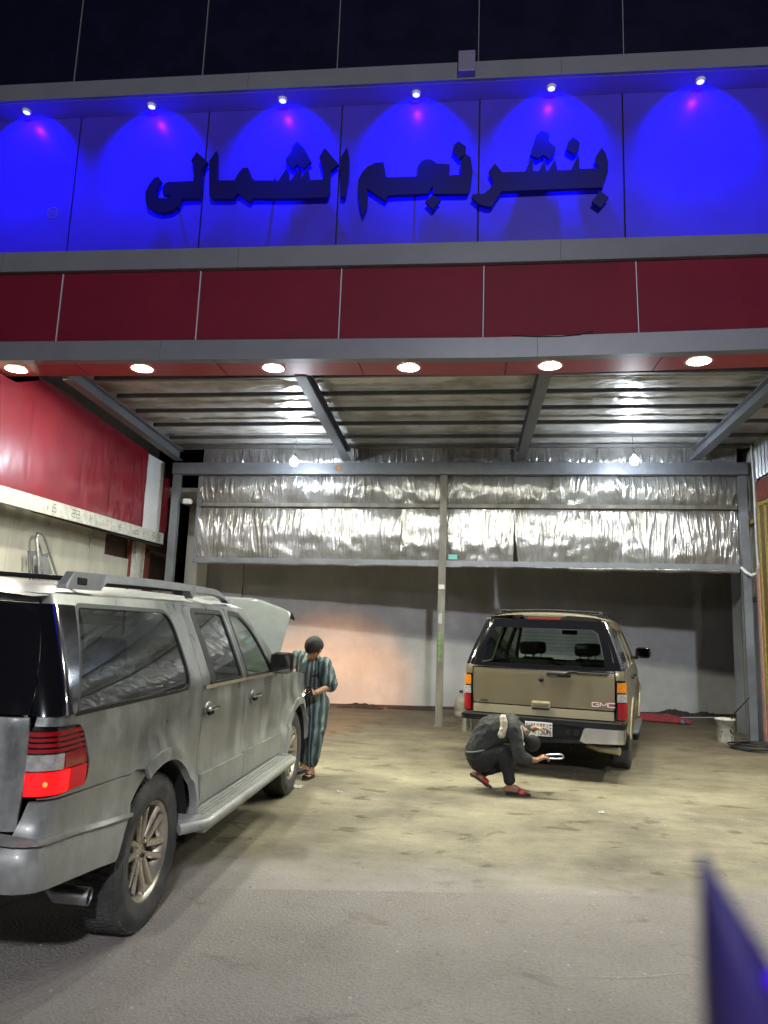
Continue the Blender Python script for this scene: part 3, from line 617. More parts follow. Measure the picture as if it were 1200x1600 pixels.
bb = thing('red_side_board', 'glossy red side board with white printed lower strip above the left wall', 'billboard', (-5.95, 10, 3.2))
def rpart(mb, name, mat):
    o = mb.build(name, mat); o.parent = bb; o.matrix_parent_inverse = Matrix.Translation(-bb.location); return o
def zb(y): return 3.29 + .014*(y-8.4)
def red_sheet(y0, y1, k):
    def f(u, v):
        y = y0 + (y1-y0)*u; z0 = zb(y); z1 = min(4.962, 5.02 - .055*(y-8.6)) if y > 9.1 else max(4.7, 4.93 - .42*(9.1-y))
        z = z0 + (z1-z0)*v
        amp = .0035 if y < 10.4 else .010
        d = amp*noise.noise(Vector((y*2.6, z*2.2, k))) + amp*.8*abs(noise.noise(Vector((y*6, z*2.5, 3+k))))
        return (-5.90 + d, y, z)
    return MB().grid(f, 30, 30)
yb = [5.0, 6.4, 7.7, 9.0, 10.35, 11.3, 12.1, 12.66]
for k, (a, b) in enumerate(zip(yb[:-1], yb[1:])):
    o = red_sheet(a + .003, b - .003, k).build('vinyl_panel', M['redvinyl'], fix=False); o.parent = bb; o.matrix_parent_inverse = Matrix.Translation(-bb.location)
rpart(MB().prism([(5, 3.1), (13.6, 3.1), (13.6, 4.72), (12.6, 4.80), (9.6, 4.955), (9.12, 4.93), (8.6, 4.70), (5, 4.68)], -5.99, -5.925, 'x'), 'board_core', M['matt'])
rpart(MB().prism([(9.12, 4.96), (9.12, 5.2), (13.2, 5.0), (13.2, 4.775), (12.6, 4.805)], -5.96, -5.93, 'x'), 'cap_flashing', M['steel_dk'])
rpart(MB().box(-5.91, -5.895, 12.665, 13.40, 3.36, 4.76), 'white_end_panel', M['white'])
rpart(MB().box(-5.905, -5.89, 13.41, 13.72, 3.40, 4.50), 'red_end_panel', M['redvinyl'])
st = MB().add([(-5.885, 5, 3.04), (-5.885, 13.62, 3.16), (-5.885, 13.62, 3.375), (-5.885, 5, 3.255), (-6.0, 5, 3.04), (-6.0, 13.62, 3.16), (-6.0, 13.62, 3.375), (-6.0, 5, 3.255)], [(0,1,2,3),(0,4,5,1),(5,6,2,1),(3,2,6,7),(0,3,7,4)])
rpart(st, 'white_strip', M['whitedirty'])
rpart(MB().box(-6.30, -6.0, 5, 13.3, 3.22, 3.28), 'underside', M['wallwhite'])
# worn numerals and blots on the strip
nm_ = MB()
def zz(y): return 3.04 + .0139*(y-5)
for y, pat in ((9.55, '16'), (10.2, '22'), (10.75, 'H'), (11.3, ':'), (11.75, 'e'), (12.25, 'ao'), (12.7, '.'), (13.1, 'S'), (13.4, '2')):
    for j, ch in enumerate(pat):
        y0 = y + j*.13; z0 = zz(y0) + .055; w = .012
        segs = {'1': [(0,0,w,.12)], '6': [(0,0,w,.12),(0,0,.09,w),(0,.055,.09,.055+w),(.09,0,.09+w,.06),(0,.11,.09,.11+w)], '2': [(0,0,.1,w),(0,.055,.1,.055+w),(0,.11,.1,.11+w),(0,0,w,.055),(.09,.055,.09+w,.12)],
                'H': [(0,0,w,.11),(.06,0,.06+w,.11),(0,.05,.06,.05+w)], ':': [(0,.02,w*1.5,.04),(0,.07,w*1.5,.09)], 'e': [(0,0,w,.09),(0,0,.07,w),(0,.04,.07,.04+w),(0,.085,.07,.085+w)], '.': [(0,.04,.03,.07)],
                'a': [(0,0,.09,w),(0,0,w,.05),(.08,0,.08+w,.08),(0,.045,.09,.045+w)], 'o': [(0,0,.09,w),(0,0,w,.07),(.08,0,.08+w,.07),(0,.065,.09,.065+w)], 'S': [(0,0,.08,w),(0,.05,.08,.05+w),(0,.1,.08,.1+w),(.07,0,.07+w,.05),(0,.05,w,.1)]}[ch]
        for a, b, c, d in segs: nm_.add([(-5.882, y0+a, z0+b), (-5.882, y0+c, z0+b), (-5.882, y0+c, z0+d), (-5.882, y0+a, z0+d)], [(0,1,2,3)])
rpart(nm_, 'worn_lettering', pbr('faded_print', (.12, .12, .11), .7))

# ladder behind the wall line
ld = thing('step_ladder', 'small aluminium ladder leaning on the cream wall above the silver car roof', 'ladder', (-6.05, 10.3, 0))
def lp(y, z, dx=0): return (-.15 + .10*(2.87-z)/2.87*2 + dx - .0, y-10.3, z)
MB().tube([lp(10.45, 0), lp(9.99, 2.25), lp(9.87, 2.80), lp(9.90, 2.865), lp(9.99, 2.875), lp(10.07, 2.84), lp(10.14, 2.75), lp(10.51, 2.21), lp(11.2, 0)], .021, 8).build('side_frame', M['alu'], ld)
MB().add([lp(9.965, 2.55, -.03), lp(10.20, 2.55, -.03), lp(10.36, 2.31, -.03), lp(10.03, 2.31, -.03), lp(9.965, 2.55, -.01), lp(10.20, 2.55, -.01), lp(10.36, 2.31, -.01), lp(10.03, 2.31, -.01)], [(0,1,2,3),(4,7,6,5),(0,4,5,1),(1,5,6,2),(2,6,7,3),(3,7,4,0)]).build('top_step', M['alu'], ld)
for k in range(6):
    z = .3 + .33*k; ya = 10.45-.205*z; yb2 = 11.2 - .31*z
    MB().box(lp(0, z)[0]-.04, lp(0, z)[0]+.03, ya-10.3, yb2-10.3, z, z+.03).build('tread', M['alu'], ld)
for (ya, yb2) in ((9.74, 9.95), (9.83, 9.99)): MB().tube([lp(ya, 2.60, -.03), lp(ya+.06, 2.2, -.03), lp(yb2, .02, -.03)], .015, 6).build('back_leg', M['steel'], ld)
for (ya, yb2) in ((9.72, 9.92), (10.06, 10.22)): MB().add([lp(ya, 2.58, -.015), lp(yb2, 2.62, -.015), lp(yb2, 2.54, -.015), lp(ya+.02, 2.53, -.015)], [(0,1,2,3)]).build('hinge_plate', M['steel'], ld)

# ------------------------------------------------------------------ right side
rw = thing('right_side_wall', 'grey framed right side wall with foil lining and metal door near the bucket', 'wall', (5.1, 13, 0))
def qpart(mb, name, mat, fix=True):
    o = mb.build(name, mat, fix=fix); o.parent = rw; o.matrix_parent_inverse = Matrix.Translation(-rw.location); return o
qpart(MB().box(5.16, 5.25, 4.0, 14.6, 0, 5.5), 'wall_core', M['door'])
def rf(y0, y1, z0, z1, k):
    def f(u, v):
        y = y0+(y1-y0)*u; z = z0+(z1-z0)*v
        return (5.12 - .05*abs(noise.noise(Vector((y*5+z*1.5, z*.8, k)))) - .03*noise.noise(Vector((y*2, z*2, k))), y, z)
    return MB().grid(f, 30, 50)
qpart(rf(13.02, 13.62, 2.45, 3.72, 1), 'foil_lining', M['foil_ceiling'], False)
qpart(rf(13.02, 13.62, 3.78, 5.1, 2), 'foil_lining', M['foil_ceiling'], False)
qpart(MB().box(5.03, 5.10, 13.0, 13.62, 3.72, 3.79), 'yellow_bar', M['yellow'])
qpart(MB().box(5.07, 5.13, 12.98, 13.9, 2.37, 2.43), 'door_head', M['steel'])
qpart(MB().box(5.06, 5.12, 13.84, 13.90, 0, 2.37), 'door_post', M['steel_old'])
dr = qpart(MB().box(5.10, 5.14, 12.95, 13.72, .03, 2.35), 'door', M['door'])
qpart(MB().box(5.085, 5.099, 13.60, 13.64, 1.1, 1.2), 'door_latch', M['steel_dk'])
qpart(MB().tube([(5.04, 13.02, 5.1), (5.05, 13.0, 4.4), (5.04, 12.98, 3.4), (5.04, 12.96, 2.85)], .022, 8), 'conduit', M['pvc'])
qpart(MB().tube([(4.85, 13.2, 2.95), (4.9, 13.14, 2.86), (4.97, 13.08, 2.80), (5.03, 12.97, 2.84), (5.04, 12.9, 3.0)], .028, 8), 'drain_hose', M['pvc'])
for k in range(6):
    y1 = 13.0 - .62*k
    qpart(corr(5.12, y1-.615, y1, 4.50, 5.5, .035, .14, -1), 'corrugated_sheet', M['galv'])
pn = thing('framed_mesh_panel', 'tall brown panel in a yellow frame leaning on the right wall behind the hose coil', 'panel', (5.02, 12.4, 0))
for nm, bx, mt in (('brown_board', (0.0, .03, -2.4, .38, .02, 3.98), 'brownpanel'), ('frame_strip', (-.02, .0, .34, .40, 0.02, 4.03), 'yellow'), ('frame_strip', (-.02, .0, .08, .13, 0.02, 3.98), 'yellow'), ('frame_strip', (-.02, .0, -2.4, .34, 3.95, 4.02), 'yellow'), ('frame_strip', (-.02, .0, -2.4, .08, 1.9, 1.94), 'yellow')):
    MB().box(*bx).build(nm, M[mt], pn)
MB().box(-.03, .02, .43, .52, .02, 2.9).build('pink_edge', M['pink'], pn)
MB().box(.035, .06, -2.4, .55, 4.06, 4.42).build('maroon_board', M['maroon'], pn)
MB().box(.035, .06, .41, .55, 2.9, 4.06).build('maroon_board', M['maroon'], pn)
# ================================================================== CARS
def arc(cx, cy, r, a0, a1, n=18):
    return [(cx + r*cos(rad(a0 + (a1-a0)*i/n)), cy + r*sin(rad(a0 + (a1-a0)*i/n))) for i in range(n+1)]
def rnd(poly, rr):
    """round polygon corners; rr: radius or list per corner"""
    out = []; n = len(poly)
    for i in range(n):
        r = rr[i] if isinstance(rr, (list, tuple)) else rr
        p = Vector(poly[i]); a = Vector(poly[i-1]); b = Vector(poly[(i+1) % n])
        if r <= 0: out.append(tuple(p)); continue
        da, db = (a-p), (b-p); la, lb = da.length, db.length; d = min(r, la*.45, lb*.45)
        p0 = p + da/la*d; p1 = p + db/lb*d
        for k in range(6):
            t = k/5; q = p0*(1-t)**2 + p*2*t*(1-t) + p1*t*t; out.append((q.x, q.y))
    return out
def inpoly(x, y, P):
    c = False; j = len(P)-1
    for i in range(len(P)):
        xi, yi = P[i]; xj, yj = P[j]
        if (yi > y) != (yj > y) and x < (xj-xi)*(y-yi)/(yj-yi)+xi: c = not c
        j = i
    return c
def offset(P, d):
    """move polygon outline outwards by d (inwards if negative)"""
    A = sum(P[i-1][0]*P[i][1]-P[i][0]*P[i-1][1] for i in range(len(P)))
    s = 1 if A > 0 else -1; out = []; n = len(P)
    for i in range(n):
        a, p, b = Vector(P[i-1]), Vector(P[i]), Vector(P[(i+1) % n])
        if (p-a).length < 1e-6 or (b-p).length < 1e-6: out.append(tuple(p)); continue
        n1 = Vector(((p-a).y, -(p-a).x)).normalized()*s; n2 = Vector(((b-p).y, -(b-p).x)).normalized()*s
        m = n1+n2
        if m.length < .3: m = n1
        m = m.normalized(); k = d/max(.5, m.dot(n1)); out.append((p.x+m.x*k, p.y+m.y*k))
    return out
def tri_poly(outer, holes=(), step=.045):
    def res(P):
        o = []
        for i in range(len(P)):
            a = Vector(P[i]); b = Vector(P[(i+1) % len(P)]); k = max(1, int((b-a).length/step))
            o += [tuple(a + (b-a)*t/k) for t in range(k)]
        return o
    loops = [res(outer)] + [res(h) for h in holes]
    vs = []; es = []
    for Lp in loops:
        b = len(vs); vs += [Vector(p) for p in Lp]; es += [(b+i, b+(i+1) % len(Lp)) for i in range(len(Lp))]
    x0 = min(v.x for v in vs); x1 = max(v.x for v in vs); y0 = min(v.y for v in vs); y1 = max(v.y for v in vs)
    ny = int((y1-y0)/step); nx = int((x1-x0)/step)
    bd = [v.copy() for v in vs]
    for j in range(1, ny+1):
        for i in range(1, nx+1):
            x = x0+(i-.5*(j % 2))*(x1-x0)/max(1, nx); y = y0+(j-.5)*(y1-y0)/max(1, ny)
            if inpoly(x, y, loops[0]) and not any(inpoly(x, y, h) for h in loops[1:]):
                if min((v.x-x)**2+(v.y-y)**2 for v in bd) > (step*.45)**2: vs.append(Vector((x, y)))
    V, E_, F, *_ = delaunay_2d_cdt(vs, es, [], 0, 1e-6)
    keep = []
    for f in F:
        cx = sum(V[i].x for i in f)/3; cy = sum(V[i].y for i in f)/3
        if inpoly(cx, cy, loops[0]) and not any(inpoly(cx, cy, h) for h in loops[1:]): keep.append(tuple(f))
    return [tuple(v) for v in V], keep

class Shell:
    """maps flat panel coordinates (u, z) onto the skin of a car. u >= U1: u is the distance from the tail; u < 0: the rear face"""
    U1 = .6
    def __init__(s, W, wz, ez, rc, arches, nose, flare=.03):
        s.W, s.wz, s.ez, s.rc, s.arches, s.nose, s.flare = W, wz, ez, rc, arches, nose, flare
        s.Wr = W - rc
    def P(s, u, z, off=0.0, side=1):
        w = s.wz(z); e = s.ez(z, u); rc = s.rc
        if u < 0:
            x = (w-rc)*(1 + u/s.Wr); return Vector((side*x, e + off + s.bow(x, w), z))
        L1 = rc*PI/2; L2 = s.U1-e-rc; d = u/s.U1*(L1+L2)
        if d < L1 and u < s.U1:
            a = d/rc; x = w-rc + (rc-off)*sin(a); y = e+rc - (rc-off)*cos(a) + s.bow(w, w)*(cos(a))
            return Vector((side*x, y, z))
        y = u if u >= s.U1 else e+rc+(d-L1)
        x = w - off
        for (cy, cz, r) in s.arches:
            dd = math.hypot(y-cy, z-cz)-r
            if z > cz-.3 and dd > -.05:
                x += s.flare*max(0, 1-max(0, dd)/.19)**2*(3-2*max(0, 1-max(0, dd)/.19)) if dd > 0 else s.flare
        x -= s.nose(y)
        return Vector((side*x, y, z))
    def bow(s, x, w): return .035*(abs(x)/w)**2.2
    def us(s, y, z):
        e = s.ez(z, .3)
        if y >= s.U1: return y
        return (s.rc*PI/2 + y-e-s.rc)/(s.rc*PI/2 + s.U1-e-s.rc)*s.U1
    def ur(s, x, z):
        w = s.wz(z); return s.Wr*(x/(w-s.rc)-1)
    def panel(s, name, outer, mat, parent, holes=(), off=0.0, depth=.014, side=1, gap=.0035, step=.045, both=True, mirror_join=False, rim=True):
        objs = []
        o0 = outer
        if gap: outer = offset(outer, -gap)
        outer = [(-s.Wr, q[1]) if p[0] <= -s.Wr+1e-4 else q for p, q in zip(o0, outer)]
        V, F = tri_poly(outer, holes, step)
        for sd in ((1, -1) if both else (side,)):
            vs = [s.P(u, z, off, sd) for u, z in V]
            fs = [f if sd > 0 else f[::-1] for f in F]
            # edges with one face
            cnt = {}
            for f in fs:
                for i in range(3):
                    a, b = f[i], f[(i+1) % 3]; k = (min(a, b), max(a, b)); cnt.setdefault(k, []).append((a, b))
            m = MB(); m.add(vs, fs, True)
            if rim:
                for k, l in cnt.items():
                    if len(l) == 1:
                        a, b = l[0]
                        if V[a][0] < -s.Wr+1e-3 and V[b][0] < -s.Wr+1e-3: continue
                        m.add([vs[a], vs[b], s.P(*V[b], off+depth, sd), s.P(*V[a], off+depth, sd)], [(0, 3, 2, 1)])
            objs.append(m.build(name, mat, parent, fix=False))
        return objs
def smooth(a, b, x):
    t = max(0, min(1, (x-a)/(b-a))); return t*t*(3-2*t)

def make_wheel(name, car, x, y, R, wd, rimr, side, style, lug=6):
    """wheel part (hub) with tyre and rim as sub-parts"""
    Mx = Matrix.Rotation(side*PI/2, 4, 'Y')
    w = wd/2
    hub = MB().lathe([(.001, -w*.2), (.07, -w*.2), (.09, 0), (.075, w*.35), (.035, w*.42), (.001, w*.44)], 24, Mx)
    for k in range(lug):
        a = 2*PI*k/lug; T = Mx @ Matrix.Translation((.055*cos(a), .055*sin(a), w*.40))
        hub.lathe([(.0, .02), (.011, .018), (.012, -.02)], 8, T)
    hub = hub.build('wheel', M['rim'], car); hub.location = (x, y, R)
    # tyre
    prof = []
    tr = R; sh = R-.012
    pts = [(rimr+.002, -w*.72), (rimr+.02, -w*.90), ((R+rimr)/2, -w*1.0), (sh-.03, -w*.93), (sh, -w*.82), (tr, -w*.70), (tr, w*.70), (sh, w*.82), (sh-.022, w*.91), (sh-.028, w*.925), ((R+rimr)/2+.02, w*1.0), ((R+rimr)/2, w*1.005), ((R+rimr)/2-.01, w*.99), (rimr+.022, w*.93), (rimr+.012, w*.90), (rimr+.002, w*.74)]
    t = MB().lathe(pts, 64, Mx)
    for k in range(72):                      # tread lugs
        a = 2*PI*k/72
        for j, (z0, z1) in enumerate(((-.66, -.36), (-.30, -.03), (.03, .30), (.36, .66), (.70, .84))):
            aa = a + (.02 if j % 2 else 0); da = 2*PI/72*.62
            rr = R+.004 if j < 4 else R-.004
            vs = [Vector((q*cos(b), q*sin(b), h*w)) for q in (R-.012 if j < 4 else R-.02, rr) for b, h in ((aa, z0), (aa+da, z0), (aa+da, z1), (aa, z1))]
            t.add([Mx @ v for v in vs], [(4,5,6,7),(0,1,5,4),(1,2,6,5),(2,3,7,6),(3,0,4,7)])
    # raised sidewall blocks (lettering band)
    for c0 in (70, 250):
        for k in range(7):
            a = rad(c0 + k*5.0)
            vs = [Vector((q*cos(b), q*sin(b), h)) for h in (w*.955, w*1.012) for q, b in ((R-.085, a), (R-.085, a+rad(3)), (R-.055, a+rad(3)), (R-.055, a))]
            t.add([Mx @ v for v in vs], [(4,5,6,7),(0,1,5,4),(1,2,6,5),(2,3,7,6),(3,0,4,7)])
    o = t.build('tyre', M['rubber'], hub)
    # rim with spokes
    r = MB().lathe([(rimr+.012, w*.86), (rimr, w*.80), (rimr-.012, w*.70), (rimr-.03, w*.30), (rimr-.04, -w*.6), (rimr+.005, -w*.8), (rimr+.008, -w*.7), (rimr-.01, w*.1), (rimr+.004, w*.76)], 48, Mx)
    ns = 6 if style == 'six' else 5
    for k in range(ns):
        a = 2*PI*k/ns + .3
        for s_ in (-1, 1):
            n = 7; vs = []
            for i in range(n+1):
                q = i/n; rr = .055 + (rimr-.022-.055)*q
                ce = s_*(.022 + .020*q**.8); hw = .0150 + .004*q
                h = w*(.45 + .22*q)
                for dx, dz in ((-hw, 0), (-hw*.7, .012), (hw*.7, .012), (hw, 0), (hw, -.03), (-hw, -.03)):
                    v = Vector((rr, ce+dx, h+dz)); v.rotate(Matrix.Rotation(a, 3, 'Z')); vs.append(Mx @ v)
            fs = [(i*6+j, i*6+(j+1) % 6, (i+1)*6+(j+1) % 6, (i+1)*6+j) for i in range(n) for j in range(6)]
            r.add(vs, fs)
    r.lathe([(.001, w*.50), (.028, w*.49), (.034, w*.46), (.075, w*.45), (.085, w*.38)], 24, Mx)
    r.build('rim', M['rim'], hub)
    d = MB().lathe([(.001, 0.0), (rimr-.05, 0.0), (rimr-.05, -.02)], 32, Mx).build('brake_disc', M['rimdark'], hub)
    return hub

def seat(name, car, x, y, zb=.72, w=.5, hr=True):
    m = MB().box(x-w/2, x+w/2, y-.05, y+.50, zb-.12, zb+.06, .05)
    Mx = Matrix.Translation((x, y, zb)) @ Matrix.Rotation(rad(12), 4, 'X')
    m.box(-w/2, w/2, -.08, .06, 0, .60, .05, Mx)
    if hr:
        m.box(-.13, .13, -.07, .04, .66, .84, .045, Mx); m.box(-.06, -.045, -.02, -.005, .58, .68, 0, Mx); m.box(.045, .06, -.02, -.005, .58, .68, 0, Mx)
    return m.build(name, M['seatfab'], car)

def roof_panel(car, sh, y0, y1, zr, mat, crown=.055, name='roof'):
    def f(u, v):
        y = y0(u) if callable(y0) else y0
        yy = y + (y1-y)*v; s_ = (u-.5)*2; z0 = zr(yy)
        w = sh.wz(z0) ; x = s_*(w-.001)
        ed = (1-abs(s_)**5)*.045 + crown*(1-s_*s_)*.8
        if yy < .6: ed *= smooth(.2, .65, yy)*.7+.3
        return (x, yy, z0 + ed)
    return MB().grid(f, 40, 60).build(name, mat, car, fix=False)

# ------------------------------------------------------------------ silver car
def silver_car():
    car = thing('parked_car', 'dusty silver grey four door off-road car with raised hood and glowing red tail light', 'car')
    W = 1.0; belt = 1.235
    def wz(z):
        if z > belt: return .985 - .205*((z-belt)/.49)**1.12
        if z < .70: return .992 - .03*max(0, (.55-z)/.2)
        return .985 + .012*sin(PI*min(1, (belt-z)/.4)) - (.012 if z > .70 else 0)*smooth(.70, .72, z)
    def ez(z, u): return .15 + .16*max(0, (z-1.20)/.55)**1.1 if z > 1.2 else .15 + .02*(1.2-z)
    def nose(y): return .16*max(0, (y-4.75)/.85)**2
    RA, FA = (1.31, .40, .485), (4.637, .40, .485)
    sh = Shell(W, wz, ez, .13, [RA, FA], nose, .045)
    P2 = lambda pts: [(sh.us(y, z), z) for y, z in pts]
    Y = lambda y: y
    # glass outlines
    qw = rnd([(sh.us(.36, 1.24), 1.238), (1.74, 1.248), (1.74, 1.715), (.62, 1.715)], [.02, .13, .13, .03])
    rd = rnd([(2.13, 1.262), (2.76, 1.262), (2.755, 1.722), (2.13, 1.722)], [.02, .015, .02, .06])
    fd = rnd([(2.94, 1.262), (3.63, 1.262), (3.50, 1.48), (3.36, 1.635), (3.18, 1.715), (2.945, 1.722)], [.015, .03, .08, .08, .06, .02])
    # doors
    rdoor = [(1.93, 1.30), (1.98, 1.0)] ; 
    rdoor = rnd([(1.93, .47), (2.86, .47), (2.86, 1.768), (2.02, 1.768), (1.96, 1.72), (1.93, 1.30)], [0, 0, .03, .05, .03, .05])
    fdoor = rnd([(2.866, .47), (4.02, .47), (4.04, 1.20), (3.80, 1.245), (3.66, 1.42), (3.46, 1.635), (3.22, 1.752), (2.866, 1.768)], [0, .03, .03, .03, .1, .1, .08, .02])
    opening = [(1.93, .40)] + [(4.02, .40), (4.04, 1.20), (3.80, 1.245), (3.66, 1.42), (3.46, 1.635), (3.22, 1.752), (2.866, 1.768), (2.02, 1.768), (1.96, 1.72), (1.93, 1.30)]
    # body side with arches
    lamp_ = rnd([(sh.ur(.868, .91), .905), (sh.us(.50, .93), .925), (sh.us(.515, 1.0), 1.0), (sh.us(.42, 1.185), 1.185), (sh.ur(.885, 1.18), 1.195)], [.01, .04, .04, .05, .01])
    zroof = lambda y: 1.755 + .035*math.sin(PI*min(1, max(0, (y-.2)/5.2)))
    top = [(y, zroof(y)) for y in (3.24, 2.6, 2.0, 1.4, .8)] + [(sh.us(.45, 1.76), 1.765), (sh.ur(.745, 1.76), 1.762), (sh.ur(.79, 1.72), 1.72)]
    arF = [(y, z) for y, z in arc(FA[0], FA[1], FA[2], 8, 172, 22)]
    arR = [(y, z) for y, z in arc(RA[0], RA[1], RA[2], 4, 112, 18)]
    outline = ([(sh.ur(.905, .905), .905)] + [(sh.us(.30, .90), .90), (.93, .876), (.985, .889), (1.085, .879)] + arR[::-1][0:] + [(1.80, .43), (1.925, .43), (1.93, 1.30), (1.96, 1.72), (2.02, 1.768), (2.866, 1.768), (3.22, 1.752), (3.46, 1.635), (3.66, 1.42), (3.80, 1.245), (4.04, 1.20), (4.02, .43), (4.14, .45)]
               + arF[::-1] + [(5.13, .50), (5.40, .55), (5.50, .75), (5.50, 1.02), (5.30, 1.13), (4.6, 1.20), (4.16, 1.245), (3.95, 1.30), (3.60, 1.60), (3.40, 1.735)] + top + [(sh.ur(.885, 1.3), 1.3)])
    dpil = rnd([(sh.ur(.80, 1.69), 1.715), (sh.ur(.872, 1.25), 1.238), (sh.us(.345, 1.24), 1.238), (.585, 1.715)], .01)
    sh.panel('body_side', outline, M['silver'], car, holes=[offset(qw, .012), offset(lamp_, .004)], gap=0, depth=.03)
    sh.panel('rear_door', rdoor, M['silver'], car, holes=[offset(rd, .022)])
    sh.panel('front_door', fdoor, M['silver'], car, holes=[offset(fd, .022)])
    sh.panel('window_seal', offset(rd, .035), M['black'], car, holes=[rd], gap=0, off=-.002, depth=.02)
    sh.panel('window_seal', offset(fd, .035), M['black'], car, holes=[fd], gap=0, off=-.002, depth=.02)
    sh.panel('window_seal', offset(qw, .014), M['black'], car, holes=[offset(qw, -.008)], gap=0, off=-.001, depth=.015)
    sh.panel('pillar_cover', dpil, M['gloss'], car, gap=0, off=-.005, depth=.006)
    for p in (rd, fd, qw): sh.panel('side_window', p, M['glassdk'] if p is not fd else M['glassfr'], car, gap=0, off=.010, rim=False)
    # vertical divider bar in the rear door glass
    sh.panel('window_divider', [(2.135, 1.262), (2.215, 1.262), (2.20, 1.72), (2.135, 1.72)], M['black'], car, gap=0, off=.004, depth=.005)
    # chrome belt strips
    sh.panel('belt_strip', [(1.965, 1.222), (2.85, 1.222), (2.85, 1.248), (1.965, 1.248)], M['chrome'], car, gap=0, off=-.012, depth=.014)
    sh.panel('belt_strip', [(2.875, 1.222), (3.78, 1.222), (3.70, 1.248), (2.875, 1.248)], M['chrome'], car, gap=0, off=-.012, depth=.014)
    # lower mouldings
    for a, b in ((1.94, 2.855), (2.872, 4.015)):
        sh.panel('door_moulding', [(a, .50), (b, .50), (b, .675), (a, .69)], M['silver'], car, gap=0, off=-.014, depth=.016)
    sh.panel('sill', [(1.80, .40), (4.14, .40), (4.12, .462), (1.84, .462)], M['silver'], car, gap=0, off=.01, depth=.03)
    # arch lips and black arch liners
    for (cy, cz, r) in (RA, FA):
        lip = arc(cy, cz, r+.062, 2 if cy < 3 else 10, 176 if cy > 3 else 118, 26) + arc(cy, cz, r-.002, 2 if cy < 3 else 10, 176 if cy > 3 else 118, 26)[::-1]
        sh.panel('arch_lip', lip, M['silver'], car, gap=0, off=-.018, depth=.02, step=.03)
        for sd in (1, -1):
            m = MB(); n = 24
            vs = []
            for i in range(n+1):
                a = rad(-10 + 180*i/n)
                y = cy + (r-.004)*cos(a); z = cz + (r-.004)*sin(a)
                vs += [(sd*(.985), y, z), (sd*.55, y, z)]
            m.add(vs, [(2*i, 2*i+1, 2*i+3, 2*i+2) for i in range(n)], True)
            m.add([(sd*.55, cy + (r-.004)*cos(rad(-10+180*i/n)), cz + (r-.004)*sin(rad(-10+180*i/n))) for i in range(n+1)], [tuple(range(n+1))])
            m.build('arch_liner', M['matt'], car)
    # rear bumper
    bum = [(-sh.Wr, .57), (sh.us(.25, .5), .56), (.82, .49)] + arc(RA[0], RA[1], RA[2]-.006, 168, 114, 12) + [(1.08, .875), (.98, .885), (.93, .872), (sh.us(.30, .893), .893), (sh.ur(.90, .89), .893), (sh.ur(.86, .76), .765), (-sh.Wr, .765)]
    class BS(Shell): pass
    sb = Shell(W, lambda z: wz(z) + .004, lambda z, u: .07 + (.05 if z < .76 else .085)*smooth(.74, .78, z) + .16*max(0, (.66-z)/.16)**2*.35, .13, [RA, FA], nose, .01)
    ob = sb.panel('rear_bumper', bum, M['silver'], car, gap=0, depth=.03, off=-.006)
    sb.panel('bumper_crease', [(sb.ur(.80, .77), .755), (sb.us(.3, .72), .728), (.93, .675), (.93, .692), (sb.us(.3, .74), .745), (sb.ur(.80, .78), .775)], M['silver'], car, gap=0, off=-.02, depth=.014)
    # tail lights: red upper, clear middle, lit lower
    housing = sh.panel('tail_light', lamp_, M['gloss'], car, gap=.002, off=.012, depth=.01)
    def band(z0, z1, uin, uout, mat, nm, of):
        k = [(max(uin, lamp_in(z0)), z0), (uout(z0), z0), (uout((z0+z1)/2), (z0+z1)/2), (uout(z1), z1), (max(uin, lamp_in(z1)), z1)]
        return sh.panel(nm, k, mat, None, gap=.003, off=of, depth=.02, step=.03)
    lamp_in = lambda z: sh.ur(.876, z)
    uo = lambda z: sh.us(.495 - .40*max(0, z-1.0) - .10*max(0, .95-z), z) - .012
    for sd in (0, 1):
        pass
    for z0, z1, uin, uout, mat, nm, of in ((.915, 1.012, -9, lambda z: .30, 'redlit', 'lit_lens', -.006), (.915, 1.012, .305, uo, 'reddim', 'lens', -.006), (1.015, 1.085, -9, lambda z: .24, 'clearlens', 'reverse_lens', -.004), (1.015, 1.085, .245, uo, 'redlens', 'lens', -.006),
                                       (1.088, 1.108, -9, uo, 'redlens', 'lens', -.006), (1.111, 1.131, -9, uo, 'redlens', 'lens', -.007), (1.134, 1.152, -9, uo, 'redlens', 'lens', -.006), (1.155, 1.178, -9, uo, 'redlens', 'lens', -.005)):
        obs = band(z0, z1, uin, uout, M[mat], nm, of)
        for o, hs in zip(obs, housing): o.parent = hs
    for sd, hs in zip((1, -1), housing):
        q = sh.P(.12, .965, -.012, sd); MB().lathe([(.0, .005), (.008, .003), (.011, 0)], 12, Matrix.Translation(q) @ Matrix.Rotation(PI/2, 4, 'X')).build('lamp_spot', emit('lamp_filament_glow', (1, .10, .02), 4), hs)
    # tailgate
    tg = [(-sh.Wr, .775), (sh.ur(.866, .78), .775), (sh.ur(.872, .90), .90), (sh.ur(.878, 1.20), 1.20), (sh.ur(.87, 1.235), 1.235), (-sh.Wr, 1.235)]
    sh.panel('tailgate', tg, M['silver'], car)
    rg = [(-sh.Wr, 1.24), (sh.ur(.870, 1.24), 1.24), (sh.ur(.790, 1.715), 1.715), (-sh.Wr, 1.715)]
    sh.panel('rear_window', rg, M['gloss'], car, gap=.003)
    hd = [(-sh.Wr, 1.72), (sh.ur(.785, 1.72), 1.72), (sh.ur(.74, 1.77), 1.768), (-sh.Wr, 1.775)]
    sh.panel('tailgate_header', hd, M['silver'], car)
    MB().box(-.35, .35, .13, .16, .98, 1.01, .008).build('tailgate_trim', M['chrome'], car)
